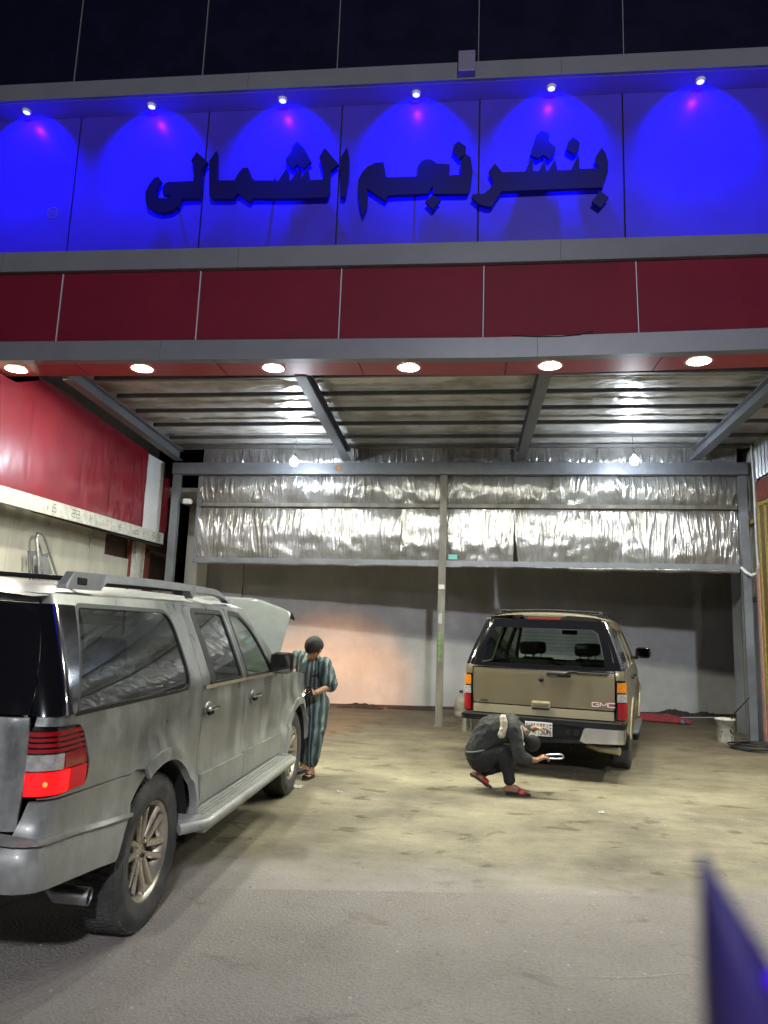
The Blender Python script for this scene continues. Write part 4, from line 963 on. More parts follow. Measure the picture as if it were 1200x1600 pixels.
    MB().box(.55, .70, .135, .16, 1.075, 1.10, .006).build('badge', M['chrome'], car)
    MB().box(-.14, .14, .29, .31, 1.79, 1.815, .008).build('brake_light', M['redlens'], car)
    # roof, rails, windscreen
    roof_panel(car, sh, .27, 3.40, lambda y: zroof(y) if y > .5 else zroof(.5)-.02*smooth(.5, .25, y), M['silver'])
    for sd in (1, -1):
        def rl(u, v):
            return None
        m = MB(); n = 40; vs = []
        for i in range(n+1):
            t = i/n; y = .55 + 2.62*t
            h = .084*min(1, t/.03+.25)*(1-.82*smooth(.80, 1.0, t)) + .012*sin(PI*t)
            x = sd*(.735 - .03*smooth(.8, 1, t)); zb_ = zroof(y) + .032
            solid = t < .13 or t > .93 or .60 < t < .645
            zl = zb_ if solid else zb_ + h*.52
            for dx, z in ((-.028, zl), (.028, zl), (.022, zb_+h), (-.022, zb_+h)): vs.append((x+dx, y, z))
        fs = [(i*4+j, i*4+(j+1) % 4, (i+1)*4+(j+1) % 4, (i+1)*4+j) for i in range(n) for j in range(4)] + [(0, 1, 2, 3), tuple(n*4+k for k in range(4))]
        m.add(vs, fs); m.build('roof_rail', M['galv'] if False else pbr('rail_grey', (.30, .31, .32), .4, .4, .12, 6), car)
        MB().box(sd*.735-.030, sd*.735+.030, .64, .74, zroof(.7)+.050, zroof(.7)+.092, .01).build('rail_slot', M['matt'], car)
    for y in (.85, 2.2): MB().tube([(-.72, y, zroof(y)+.085), (0, y, zroof(y)+.115), (.72, y, zroof(y)+.085)], .014, 8).build('cross_bar', M['black'], car)
    def ws(u, v):
        s_ = (u-.5)*2; y = 3.38 + .70*v + .05*(1-s_*s_)*1.4; z = 1.79 - .53*v + .035*(1-s_*s_)*(1-v)
        return (s_*(.74 + .13*v), y, z)
    MB().grid(ws, 24, 12).build('windscreen', M['glassws'], car, fix=False)
    # hood raised on its hinges
    hy, hz = 4.10, 1.22; A = rad(42)
    def hood(u, v, lift=0.0):
        s_ = (u-.5)*2; d = 1.12*v
        wv = .86 - .03*v; dz = .05*(1-s_*s_) + .03*smooth(.25, .5, 1-abs(s_)) ; 
        drop = -.20*max(0, (v-.88)/.12)**1.6 - .05*abs(s_)**8
        cut = 1 - .07*smooth(.55, 1, abs(s_))*v
        d2 = d*cut
        dz += drop + lift
        return (s_*wv, hy + d2*cos(A) - dz*sin(A), hz + d2*sin(A) + dz*cos(A))
    m = MB().grid(lambda u, v: hood(u, v), 34, 26); m.grid(lambda u, v: hood(1-u, v, -.025), 34, 26)
    ho = m.build('hood', M['hoodpaint'], car, fix=False)
    for sd in (1, -1): MB().tube([(sd*.70, 4.55, 1.18), (sd*.72, 4.72, 1.52)], .012, 6).build('hood_strut', M['black'], car)
    # engine bay and front end
    MB().box(-.80, .80, 4.15, 5.25, .55, .98).build('engine_bay', M['matt'], car)
    e = MB().box(-.35, .35, 4.45, 5.05, .98, 1.10, .04); e.box(-.72, -.45, 4.4, 4.75, .98, 1.12, .02); e.tube([(.4, 4.5, 1.08), (.55, 4.8, 1.12), (.4, 5.1, 1.06)], .04, 10); e.build('engine', M['black'], car)
    def front(u, v):
        s_ = (u-.5)*2; z = .48 + .62*v; w = sh.wz(z)-nose(5.42)+.008
        return (s_*w, 5.42 + .12*(1-abs(s_)**3) + .06*(1-v) - .05*v*v, z)
    MB().grid(front, 30, 14).build('front_bumper', M['silver'], car, fix=False)
    m = MB()
    for k in range(3): m.box(-.42, .42, 5.515, 5.60, .80+.085*k, .845+.085*k, .012)
    m.box(-.46, -.42, 5.50, 5.59, .76, 1.06, .01); m.box(.42, .46, 5.50, 5.59, .76, 1.06, .01); m.build('grille', M['chrome'], car)
    for sd in (1, -1):
        m = MB().box(sd*.64-.15, sd*.64+.15, 5.40, 5.53, .80, 1.04, .04); h = m.build('headlight', M['clearlens'], car)
    # mirrors
    for sd in (1, -1):
        mm = MB().box(sd*1.065-.105, sd*1.065+.105, 3.60, 3.74, 1.235, 1.42, .045).build('door_mirror', M['gloss'], car)
        MB().box(min(sd*.94, sd*1.05), max(sd*.94, sd*1.05), 3.64, 3.72, 1.235, 1.30, .02).build('mirror_arm', M['gloss'], mm)
        MB().box(sd*1.065-.09, sd*1.065+.09, 3.592, 3.602, 1.252, 1.402, .004).build('mirror_glass', pbr('mirror', (.45, .48, .48), .04, 1), mm)
    # handles
    for y in (2.06, 3.10):
        for sd in (1, -1):
            m = MB().lathe([(.0, .012), (.05, .011), (.066, .002), (.07, -.01)], 20, Matrix.Translation((sd*(sh.wz(1.09)-.004), y, 1.085)) @ Matrix.Rotation(sd*PI/2, 4, 'Y') @ Matrix.Diagonal((.8, 1.35, 1, 1)))
            h = m.build('door_handle', M['silver'], car)
            MB().box(min(sd*1.0, sd*1.035), max(sd*1.0, sd*1.035), y-.10, y+.085, 1.082, 1.112, .012).build('grip', M['chrome'], h)
            MB().box(min(sd*.995, sd*1.012), max(sd*.995, sd*1.012), y-.05, y+.04, 1.05, 1.078, .006).build('grip_recess', M['matt'], h)
    # running boards
    for sd in (1, -1):
        x0, x1 = sorted((sd*.93, sd*1.13))
        m = MB().prism([(y_, z_) for y_, z_ in ((1.72, .40), (4.0, .40), (4.06, .45), (3.96, .485), (1.78, .485), (1.66, .45))], x0, x1, 'x')
        rb = m.build('running_board', M['silver'], car)
        xe = sd*1.135
        MB().tube([(xe-sd*.12, 1.60, .44), (xe, 1.72, .452), (xe, 3.98, .452), (xe-sd*.14, 4.10, .46)], .032, 10).build('board_edge', M['galv'] if False else M['silver'], rb)
        for k in range(4):
            xx = sd*(.99 + .03*k); MB().box(xx-.008, xx+.008, 1.80, 3.93, .486, .492).build('tread_rib', M['cream'] if False else M['silver'], rb)
    # exhaust, underbody, interior
    MB().tube([(.72, .78, .372), (.78, .72, .362), (.93, .74, .352)], .040, 18, cap=False).build('exhaust_pipe', M['alu'], car)
    MB().tube([(.76, .735, .364), (.915, .738, .353)], .034, 14, cap=True).build('exhaust_inside', M['matt'], car)
    u = MB().box(-.86, .86, .30, 5.2, .50, .60); u.box(-.5, -.38, .3, 5.2, .36, .5); u.box(.38, .5, .3, 5.2, .36, .5); u.tube([(-.8, 1.31, .40), (.8, 1.31, .40)], .06, 10); u.tube([(-.8, 4.637, .40), (.8, 4.637, .40)], .045, 10); u.box(-.45, .45, 1.7, 2.9, .36, .52, .05)
    u.build('underbody', M['matt'], car)
    MB().box(-.88, .88, .30, 4.1, .62, .66).build('cabin_floor', M['interior'], car)
    for x in (-.42, .42): seat('front_seat', car, x, 2.75)
    for x in (-.42, .42): seat('rear_seat', car, x, 1.85)
    MB().box(-.80, .80, 3.65, 4.05, .75, 1.18, .06).build('dashboard', M['interior'], car)
    tor = MB(); 
    R_ = .185; pts = [(-.42 + R_*cos(2*PI*k/24), 3.48 + .06*sin(2*PI*k/24), 1.05 + R_*.95*sin(2*PI*k/24)) for k in range(25)]
    tor.tube(pts, .014, 6, cap=False); tor.build('steering_wheel', M['black'], car)
    for (cy, nm) in ((1.31, 0), (4.637, 1)):
        for sd in (1, -1): make_wheel('wheel', car, sd*.855, cy, .405, .255, .248, sd, 'six')
    return car
ex = silver_car()
ex.location = (-2.665, 2.775, 0); ex.rotation_euler = (0, 0, -.0053)

# ------------------------------------------------------------------ gold car
def gold_car():
    car = thing('parked_car', 'pewter gold off-road car seen from behind with amber and red tail lights', 'car')
    W = .985; belt = 1.26
    def wz(z):
        if z > belt: return .965 - .215*((z-belt)/.62)**1.15
        return .965 + .016*sin(PI*min(1, max(0, (belt-z)/.7)))
    def ez(z, u): return .10 + .26*max(0, (z-1.22)/.66)**1.05 if z > 1.22 else .10
    def nose(y): return .14*max(0, (y-4.2)/.8)**2
    RA, FA = (1.22, .39, .46), (4.17, .39, .46)
    sh = Shell(W, wz, ez, .11, [RA, FA], nose, .035)
    tl = rnd([(sh.ur(.856, .69), .685), (sh.us(.24, .69), .685), (sh.us(.25, 1.15), 1.15), (sh.ur(.868, 1.15), 1.15)], .012)
    qw = rnd([(.50, 1.27), (1.62, 1.28), (1.62, 1.74), (.66, 1.78)], [.03, .08, .06, .04])
    rd = rnd([(1.80, 1.28), (2.50, 1.28), (2.49, 1.75), (1.83, 1.76)], .03)
    fd = rnd([(2.62, 1.28), (3.42, 1.28), (3.10, 1.66), (2.92, 1.74), (2.63, 1.76)], .05)
    zroof = lambda y: 1.86 + .03*sin(PI*min(1, max(0, (y-.3)/4.6)))
    arF = arc(FA[0], FA[1], FA[2], 6, 174, 20); arR = arc(RA[0], RA[1], RA[2], 4, 168, 20)
    outline = ([(sh.ur(.856, .68), .67), (sh.us(.2, .67), .66), (.74, .45)] + arR[::-1] + [(1.72, .42), (3.66, .42)] + arF[::-1] +
               [(4.75, .50), (4.98, .60), (4.98, 1.0), (4.6, 1.13), (3.85, 1.20), (3.60, 1.28), (3.10, 1.72), (2.86, 1.855)] + [(y, zroof(y)) for y in (2.4, 1.8, 1.2, .7)] + [(sh.us(.45, 1.86), 1.862), (sh.ur(.72, 1.86), 1.86), (sh.ur(.868, 1.25), 1.25)])
    dp = [(sh.ur(.722, 1.85), 1.845), (sh.ur(.866, 1.25), 1.265), (sh.us(.40, 1.26), 1.268), (sh.us(.62, 1.82), 1.82)]
    sh.panel('body_side', outline, M['gold'], car, holes=[offset(qw, .01), offset(tl, .003), rd, fd], gap=0, depth=.03)
    sh.panel('pillar_cover', dp, M['gloss'], car, gap=0, off=-.004, depth=.005)
    # printed grid of small pale marks down the dark pillar covers
    for sd in (1, -1):
        m = MB()
        for j in range(17):
            for i in range(3):
                z = 1.30 + .031*j; u0 = sh.us(.17 + .09*(z-1.26)/.6 + .045*i + .16*(z-1.26)/.6, z)
                m.add([sh.P(u0 + a, z + b, -.0065, sd) for a, b in ((0, 0), (.024, 0), (.024, .016), (0, .016))], [(0, 1, 2, 3)])
        m.build('pillar_print', pbr('pillar_print', (.16, .18, .26), .3), car)
    for p in (qw, rd, fd): sh.panel('side_window', p, M['glassdk'], car, gap=0, off=.01, rim=False)
    for a, b in ((1.735, 2.56), (2.566, 3.62)):
        sh.panel('door_moulding', [(a, .60), (b, .60), (b, .68), (a, .68)], M['goldlit'], car, gap=.003, off=-.014, depth=.014)
    for y in (1.73, 2.563, 3.64): sh.panel('door_seam', [(y-.003, .44), (y+.003, .44), (y+.003, 1.27), (y-.003, 1.27)], M['matt'], car, gap=0, off=-.001, depth=.002)
    for y in (1.85, 2.68):
        for sd in (1, -1): MB().box(min(sd*.97, sd*1.01), max(sd*.97, sd*1.01), y, y+.17, 1.10, 1.13, .01).build('door_handle', M['black'], car)
    for (cy, cz, r) in (RA, FA):
        lip = arc(cy, cz, r+.05, 4, 176, 26) + arc(cy, cz, r-.002, 4, 176, 26)[::-1]
        sh.panel('arch_lip', lip, M['goldlit'], car, gap=0, off=-.014, depth=.014, step=.03)
        for sd in (1, -1):
            m = MB(); n = 20; vs = []
            for i in range(n+1):
                a = rad(-12 + 204*i/n); vs += [(sd*.97, cy+(r-.004)*cos(a), cz+(r-.004)*sin(a)), (sd*.55, cy+(r-.004)*cos(a), cz+(r-.004)*sin(a))]
            m.add(vs, [(2*i, 2*i+1, 2*i+3, 2*i+2) for i in range(n)], True); m.build('arch_liner', M['matt'], car)
    # tailgate: upper panel, lower panel with the light on it put into its colour
    tg = [(-sh.Wr, .80), (sh.ur(.848, .80), .80), (sh.ur(.858, 1.22), 1.235), (-sh.Wr, 1.235)]
    sh.panel('tailgate', tg, M['gold'], car)
    sh.panel('tailgate_step', [(-sh.Wr, .685), (sh.ur(.848, .69), .685), (sh.ur(.848, .79), .792), (-sh.Wr, .792)], M['goldlit'], car, off=-.012, depth=.03)
    # glass hatch with dark border band
    gl = [(-sh.Wr, 1.30), (sh.ur(.745, 1.30), 1.30), (sh.ur(.66, 1.66), 1.69), (sh.ur(.60, 1.72), 1.735), (-sh.Wr, 1.735)]
    bd = [(-sh.Wr-.0001, 1.242), (sh.ur(.855, 1.245), 1.25), (sh.ur(.712, 1.85), 1.845), (-sh.Wr-.0001, 1.862)]
    V, F = None, None
    fullb = bd[1:3]
    # border as a ring of four strips
    sh.panel('hatch_border', [(-sh.Wr, 1.242), (sh.ur(.855, 1.245), 1.252), (sh.ur(.712, 1.85), 1.845), (-sh.Wr, 1.86), (-sh.Wr, 1.737), (sh.ur(.60, 1.737), 1.737), (sh.ur(.66, 1.69), 1.692), (sh.ur(.748, 1.30), 1.298), (-sh.Wr, 1.298)], M['gloss'], car, gap=.002, off=-.004)
    sh.panel('rear_window', gl, M['glassrear'], car, gap=0, off=.002, rim=False)
    for k in range(9): sh.panel('heater_line', [(-sh.Wr, 1.34+.043*k), (sh.ur(.70, 1.5), 1.34+.043*k), (sh.ur(.70, 1.5), 1.343+.043*k), (-sh.Wr, 1.343+.043*k)], M['black'], car, gap=0, off=.004, rim=False)
    sh.panel('glass_edge_trim', [(-sh.Wr, 1.236), (sh.ur(.86, 1.245), 1.244), (sh.ur(.86, 1.25), 1.258), (-sh.Wr, 1.246)], M['chrome'], car, gap=0, off=-.012, depth=.012)
    # tail lights
    hs = sh.panel('tail_light', tl, M['gloss'], car, gap=.002, off=.006, depth=.01)
    for z0, z1, mt, nm in ((.70, .895, 'redlens', 'lens'), (.90, 1.0, 'clearlens', 'reverse_lens'), (1.01, 1.13, 'amber', 'indicator_lens')):
        ob = sh.panel(nm, [(sh.ur(.878, z0), z0), (sh.us(.225, z0), z0), (sh.us(.235, z1), z1), (sh.ur(.885, z1), z1)], M[mt], None, gap=.003, off=-.012, depth=.02, step=.03)
        for o, h in zip(ob, hs): o.parent = h
    # high brake light, wiper, locks, badges
    MB().box(-.21, .21, .335, .375, 1.84, 1.88, .012).build('brake_light', M['stoplens'], car)
    MB().box(-.27, .27, .345, .40, 1.885, 1.905, .006).build('spoiler', M['gold'], car)
    w = MB().box(.07, .36, .060, .095, 1.165, 1.215, .015); w.tube([(.28, .045, 1.19), (.36, .03, 1.235), (.44, .04, 1.225)], .014, 8); w.box(.40, .80, .035, .05, 1.215, 1.228); w.box(.42, .78, .05, .062, 1.205, 1.212)
    w.build('wiper', M['black'], car)
    MB().box(.09, .20, .052, .062, 1.168, 1.182, .004).build('wiper_cap', M['chrome'], car)
    MB().lathe([(0, .012), (.028, .010), (.032, 0)], 20, Matrix.Translation((-.0, .094, 1.12)) @ Matrix.Rotation(PI/2, 4, 'X')).build('lock', M['black'], car)
    h = MB().box(-.115, .115, .065, .10, .775, .865, .025).build('tailgate_handle', M['goldlit'], car)
    MB().box(-.10, .10, .055, .07, .80, .845, .012).build('handle_grip', M['gold'], h)
    MB().box(-.105, .105, .060, .068, .765, .785, .004).build('handle_shadow_gap', M['matt'], h)
    MB().box(-.75, -.66, .092, .099, .822, .838).build('badge', M['ink'], car)
    # letters G M C
    def stroke(x0, z0, x1, z1, t=.012):
        d = Vector((x1-x0, z1-z0)); n_ = Vector((-d.y, d.x)).normalized()*t/2
        return [(x0+n_.x, z0+n_.y), (x1+n_.x, z1+n_.y), (x1-n_.x, z1-n_.y), (x0-n_.x, z0-n_.y)]
    bm_ = MB(); bx, bz = .60, .845
    Ls = [[(.075,.045,.0,.045),(.0,.045,.0,.0),(.0,.0,.075,.0),(.075,.0,.075,.024),(.075,.024,.045,.024)],
          [(.0,.0,.0,.045),(.0,.045,.04,.012),(.04,.012,.08,.045),(.08,.045,.08,.0)],
          [(.075,.045,.0,.045),(.0,.045,.0,.0),(.0,.0,.075,.0)]]
    for i, L_ in enumerate(Ls):
        for (a, b, c, d) in L_: bm_.prism(stroke(bx+.092*i+a, bz+b, bx+.092*i+c, bz+d), .090, .102, 'y')
    bk_ = MB()
    for i, L_ in enumerate(Ls):
        for (a, b, c, d) in L_: bk_.prism(stroke(bx+.092*i+a, bz+b, bx+.092*i+c, bz+d, .020), .094, .100, 'y')
    bk_.build('lettering_edge', pbr('badge_red', (.28, .02, .02), .4), car)
    bm_.build('lettering', pbr('badge_pale', (.80, .66, .62), .3), car)
    # bumper: chrome wings, black step pad and middle
    sb = Shell(W, lambda z: .965, lambda z, u: -.06, .10, [], nose, 0)
    sb.panel('bumper_wing', rnd([(sb.ur(.46, .5), .43), (sb.us(.30, .5), .45), (sb.us(.34, .6), .60), (sb.ur(.52, .6), .605)], [.05, .04, .03, .03]), M['chrome'], car, gap=0, depth=.04)
    sb.panel('bumper_top', [(-sb.Wr, .63), (sb.ur(.5, .6), .61), (sb.us(.46, .6), .605), (sb.us(.50, .66), .665), (-sb.Wr, .665)], M['black'], car, gap=0, off=-.012, depth=.03)
    sb.panel('bumper_end_cap', [(sb.us(.30, .5), .44), (.70, .46), (.62, .62), (sb.us(.34, .6), .61)], M['black'], car, gap=0, off=.0, depth=.03)
    sb.panel('bumper_lower', [(-sb.Wr, .40), (sb.ur(.36, .4), .42), (sb.ur(.52, .4), .435), (sb.ur(.46, .43), .46), (-sb.Wr, .455)], M['black'], car, gap=0, off=-.015, depth=.05)
    sb.panel('bumper_middle', [(-sb.Wr, .45), (sb.ur(.50, .45), .45), (sb.ur(.52, .61), .615), (-sb.Wr, .635)], M['black'], car, gap=0, off=.03, depth=.03)
    MB().box(-.94, .94, -.06, .22, .662, .674, .004).build('step_pad', M['black'], car)
    MB().box(.30, .37, -.065, -.03, .50, .57, .008).build('socket_cover', M['black'], car); MB().box(.40, .47, -.065, -.03, .50, .58, .008).build('socket_cover', M['black'], car)
    # number plate
    pl = MB().box(-.16, .16, -.092, -.084, .475, .635, .004).build('number_plate', M['plate'], car)
    ink = MB()
    def gseg(x, z, segs):
        for (a, b, c, d) in segs: ink.prism(stroke(x+a, z+b, x+c, z+d, .007), -.0935, -.0915, 'y')
    D = {'1': [(.01,.0,.01,.05)], 'dot': [(.008,.02,.02,.02),(.008,.028,.02,.028)], 'V': [(.0,.05,.012,.0),(.012,.0,.024,.05)], 'H': [(.0,.0,.0,.05),(.022,.0,.022,.05),(0,.025,.022,.025)], 'e': [(.022,.0,0,.0),(0,0,0,.05),(0,.05,.022,.05),(0,.026,.018,.026)],
         '6': [(.02,.05,0,.03),(0,.03,0,0),(0,0,.02,0),(.02,0,.02,.024),(.02,.024,0,.024)], 'J': [(.02,.05,.02,.0),(.02,0,0,0),(0,0,0,.014)], 'A': [(0,0,.011,.05),(.011,.05,.022,0),(.005,.02,.017,.02)], 'R': [(0,0,0,.05),(0,.05,.02,.05),(.02,.05,.02,.028),(.02,.028,0,.028),(.006,.028,.022,0)]}
    for i, ch in enumerate(('1', 'dot', 'V', '1', '1')): gseg(-.148+.03*i, .565, D[ch])
    for i, ch in enumerate(('e', 'e', '1')): gseg(.025+.033*i, .565, D[ch])
    for i, ch in enumerate(('1', '6', 'V', '1')): gseg(-.148+.033*i, .492, D[ch])
    for i, ch in enumerate(('J', 'R', 'A')): gseg(.02+.033*i, .492, D[ch])
    ink.box(-.002, .002, -.0935, -.0915, .485, .625); ink.box(.124, .127, -.0935, -.0915, .48, .63); ink.box(-.155, .124, -.0935, -.0915, .552, .555)
    for k in range(3): ink.box(.134, .148, -.0935, -.0915, .60-.035*k, .615-.035*k)
    ink.lathe([(.0, .0), (.009, .0), (.009, .002)], 10, Matrix.Translation((.141, -.092, .49)) @ Matrix.Rotation(PI/2, 4, 'X'))
    ink.build('plate_lettering', M['ink'], pl)
    # roof and rack
    roof_panel(car, sh, .40, 2.95, lambda y: zroof(y), M['gold'], .05)
    for sd in (1, -1):
        MB().tube([(sd*.66, .62, 1.90), (sd*.65, .74, 1.965), (sd*.65, 2.3, 1.985), (sd*.66, 2.5, 1.92)], [.016, .018, .018, .014], 8).build('roof_rail', M['black'], car)
        for y in (.66, 1.5, 2.4): MB().box(sd*.66-.03, sd*.66+.03, y-.05, y+.05, 1.88, 1.95, .01).build('rail_foot', M['black'], car)
    MB().tube([(-.64, .80, 1.965), (0, .80, 1.985), (.64, .80, 1.965)], .016, 8).build('cross_bar', M['black'], car)
    MB().tube([(-.64, 2.1, 1.975), (0, 2.1, 1.995), (.64, 2.1, 1.975)], .016, 8).build('cross_bar', M['black'], car)
    def ws(u, v):
        s_ = (u-.5)*2; return (s_*(.70+.14*v), 2.94 + .72*v + .06*(1-s_*s_), 1.86 - .58*v + .03*(1-s_*s_)*(1-v))
    MB().grid(ws, 24, 12).build('windscreen', M['glassws'], car, fix=False)
    def hood(u, v):
        s_ = (u-.5)*2; y = 3.64+1.32*v; return (s_*(.88-nose(y)), y, 1.215 - .07*v - .12*max(0, (v-.8)/.2)**2 + .05*(1-s_**4))
    MB().grid(hood, 24, 20).build('hood', M['gold'], car, fix=False)
    def front(u, v):
        s_ = (u-.5)*2; z = .45 + .62*v; return (s_*(.965-nose(4.9)), 4.92 + .10*(1-abs(s_)**3) + .05*(1-v), z)
    MB().grid(front, 30, 14).build('front_bumper', M['gold'], car, fix=False)
    MB().box(-.48, .48, 4.98, 5.06, .78, 1.04, .02).build('grille', M['chrome'], car)
    for sd in (1, -1):
        MB().box(sd*.66-.14, sd*.66+.14, 4.86, 4.99, .84, 1.03, .03).build('headlight', M['clearlens'], car)
        mm = MB().box(sd*1.09-.12, sd*1.09+.12, 3.36, 3.48, 1.35, 1.52, .055).build('door_mirror', M['gloss'], car)
        MB().box(min(sd*.90, sd*1.02), max(sd*.90, sd*1.02), 3.38, 3.45, 1.33, 1.385, .02).build('mirror_arm', M['gloss'], mm)
        MB().box(sd*1.09-.10, sd*1.09+.10, 3.352, 3.362, 1.368, 1.502, .004).build('mirror_glass', pbr('mirror', (.2, .21, .21), .05, 1), mm)
        MB().box(min(sd*.9, sd*1.06), max(sd*.9, sd*1.06), 1.78, 3.6, .36, .41, .02).build('running_board', M['steel'], car)
    MB().tube([(.40, 1.1, .37), (.50, .45, .36), (.68, .20, .355), (.90, .10, .355)], .045, 14).build('exhaust_pipe', M['goldlit'], car)
    MB().tube([(-.1, .05, .35), (-.1, .3, .35)], .035, 8).build('tow_bar', M['matt'], car)
    u = MB().box(-.85, .85, .25, 4.9, .46, .56); u.box(-.5, -.40, .2, 4.9, .36, .46); u.box(.40, .5, .2, 4.9, .36, .46); u.tube([(-.8, 1.22, .39), (.8, 1.22, .39)], .06, 10); u.lathe([(.0, -.15), (.12, -.1), (.15, 0), (.12, .1), (0, .15)], 16, Matrix.Translation((.0, 1.22, .39))); u.tube([(-.8, 4.17, .39), (.8, 4.17, .39)], .045, 10)
    u.box(-.35, .35, .35, 1.0, .30, .46, .05); u.build('underbody', M['matt'], car)
    MB().box(-.88, .88, .20, 3.6, .60, .64).build('cabin_floor', M['interior'], car)
    for x in (-.40, .40): seat('front_seat', car, x, 2.45, .74)
    for x in (-.38, .38): seat('middle_seat', car, x, 1.6, .74, .55)
    MB().box(-.80, .80, 3.20, 3.62, .75, 1.22, .06).build('dashboard', M['interior'], car)
    MB().tube([(-.40 + .18*cos(2*PI*k/24), 3.12 + .05*sin(2*PI*k/24), 1.12 + .17*sin(2*PI*k/24)) for k in range(25)], .013, 6, cap=False).build('steering_wheel', M['black'], car)
    MB().box(-.12, .12, 2.98, 3.0, 1.68, 1.75, .01).build('inner_mirror', M['black'], car)
    for cy in (1.22, 4.17):
        for sd in (1, -1): make_wheel('wheel', car, sd*.86, cy, .39, .25, .21, sd, 'five')
    return car
yk = gold_car()
yk.location = (.955, 9.10, 0); yk.rotation_euler = (0, 0, -rad(15))
# low beam of the silver car falling on the back wall
hl = lamp('low_beam', 'SPOT', (.64, 5.72, .93), 3000, (1.0, .36, .09), (-.15, 13.0, .35), spot_size=rad(31), spot_blend=.7, shadow_soft_size=.02)
hl.parent = ex
MB().box(.48, .80, 5.60, 5.84, .934, .940).build('beam_cutoff_plate', M['black'], ex)  # added plate over the lamp, only there to cut off the beam's top
# ================================================================== PEOPLE
def capsule(mb, p0, p1, r0, r1, fl=None, n=14):
    """tapered capsule; fl = (direction, factor) flattens it across that direction"""
    p0, p1 = Vector(p0), Vector(p1); d = p1-p0; L = d.length
    if L < 1e-6: d = Vector((0, 0, 1)); L = 1e-6
    d = d/max(L, 1e-9); pts, rs = [], []
    for k in range(5):
        a = PI/2*(k+.02)/5; pts.append(p0 - d*r0*cos(a)); rs.append(max(.0005, r0*sin(a)))
    pts += [p0, p1]; rs += [r0, r1]
    for k in range(4, -1, -1):
        a = PI/2*(k+.02)/5; pts.append(p1 + d*r1*cos(a)); rs.append(max(.0005, r1*sin(a)))
    b = len(mb.v); mb.tube(pts, rs, n)
    if fl:
        ax, f = Vector(fl[0]).normalized(), fl[1]; c = (p0+p1)/2
        for i in range(b, len(mb.v)):
            v = Vector(mb.v[i])
            t = (v-p0).dot(d); base = p0 + d*t; o = v-base; o = o - ax*o.dot(ax)*(1-f); mb.v[i] = tuple(base+o)
    return mb
def ellip(mb, c, ax, ay, az, rx, ry, rz, n=16):
    c, ax, ay, az = map(Vector, (c, ax, ay, az)); vs = []; m = 10
    for j in range(m+1):
        th = PI*(j+.0)/m; s_ = max(.01, sin(th))
        for i in range(n):
            ph = 2*PI*i/n; vs.append(c + ax*rx*s_*cos(ph) + ay*ry*s_*sin(ph) + az*rz*cos(th))
    fs = [(j*n+i, j*n+(i+1) % n, (j+1)*n+(i+1) % n, (j+1)*n+i) for j in range(m) for i in range(n)] + [tuple(range(n))[::-1], tuple(m*n+i for i in range(n))]
    mb.add(vs, fs, True); return mb
def fuse(mb, name, mat, parent, vox=.008, sm=6, wrinkle=None):
    """melt overlapping blobs into one continuous skin"""
    me = bpy.data.meshes.new('tmp'); me.from_pydata(mb.v, [], mb.f); me.update()
    bm = bmesh.new(); bm.from_mesh(me); bmesh.ops.recalc_face_normals(bm, faces=bm.faces); bm.to_mesh(me); bm.free()
    o = bpy.data.objects.new('tmp', me); COL.objects.link(o)
    r = o.modifiers.new('r', 'REMESH'); r.mode = 'VOXEL'; r.voxel_size = vox
    if sm: s_ = o.modifiers.new('s', 'SMOOTH'); s_.factor = .5; s_.iterations = sm
    dg = bpy.context.evaluated_depsgraph_get(); dg.update()
    m2 = bpy.data.meshes.new_from_object(o.evaluated_get(dg)); m2.name = name
    bpy.data.objects.remove(o); bpy.data.meshes.remove(me)
    if wrinkle:
        ns = [v.normal.copy() for v in m2.vertices]
        for v, nn in zip(m2.vertices, ns): v.co += nn * wrinkle(v.co)
    m2.materials.clear(); m2.materials.append(mat); m2.polygons.foreach_set('use_smooth', [True]*len(m2.polygons)); m2.update()
    ob = new(name, m2); ob.parent = parent; ob.matrix_parent_inverse = Matrix.Translation(-parent.location); return ob
def attach(mb, name, mat, parent):
    o = mb.build(name, mat); o.parent = parent; o.matrix_parent_inverse = Matrix.Translation(-parent.location); return o
def hand(mb, wr, d, nrm, side, curl=.5, s=1.0, thumb=1):
    """palm, four jointed fingers and a thumb; nrm points out of the palm"""
    wr, d, nrm = Vector(wr), Vector(d).normalized(), Vector(nrm); nrm = (nrm - d*nrm.dot(d)).normalized(); l = d.cross(nrm)*side
    Ls = [(.045, .026, .020), (.050, .030, .022), (.046, .028, .021), (.036, .021, .018)]
    for k in range(4):
        off = (.030 - .020*k)*s
        kn = wr + d*(.090 - .004*abs(k-1))*s + l*off
        capsule(mb, wr + d*.012*s + l*off*.6, kn, .014*s, .0115*s)
        p = kn; a = 0; c = curl*(1+.12*k)
        for q, L in enumerate(Ls[k]):
            a += c*(.9 if q == 0 else .8); dd = d*cos(a) + nrm*sin(a); p2 = p + dd*L*s
            capsule(mb, p, p2, (.0098-.0008*q)*s, (.0090-.0010*q)*s); p = p2
    t0 = wr + d*.022*s + l*.022*s; t1 = wr + d*.058*s + l*.050*s + nrm*.018*s; t2 = t1 + (d*.6 + nrm*.7 - l*.10*thumb).normalized()*.034*s; t3 = t2 + (d*.6 + nrm*.6 - l*.5*thumb).normalized()*.026*s
    capsule(mb, t0, t1, .016*s, .0125*s); capsule(mb, t1, t2, .0120*s, .0108*s); capsule(mb, t2, t3, .0108*s, .0095*s)
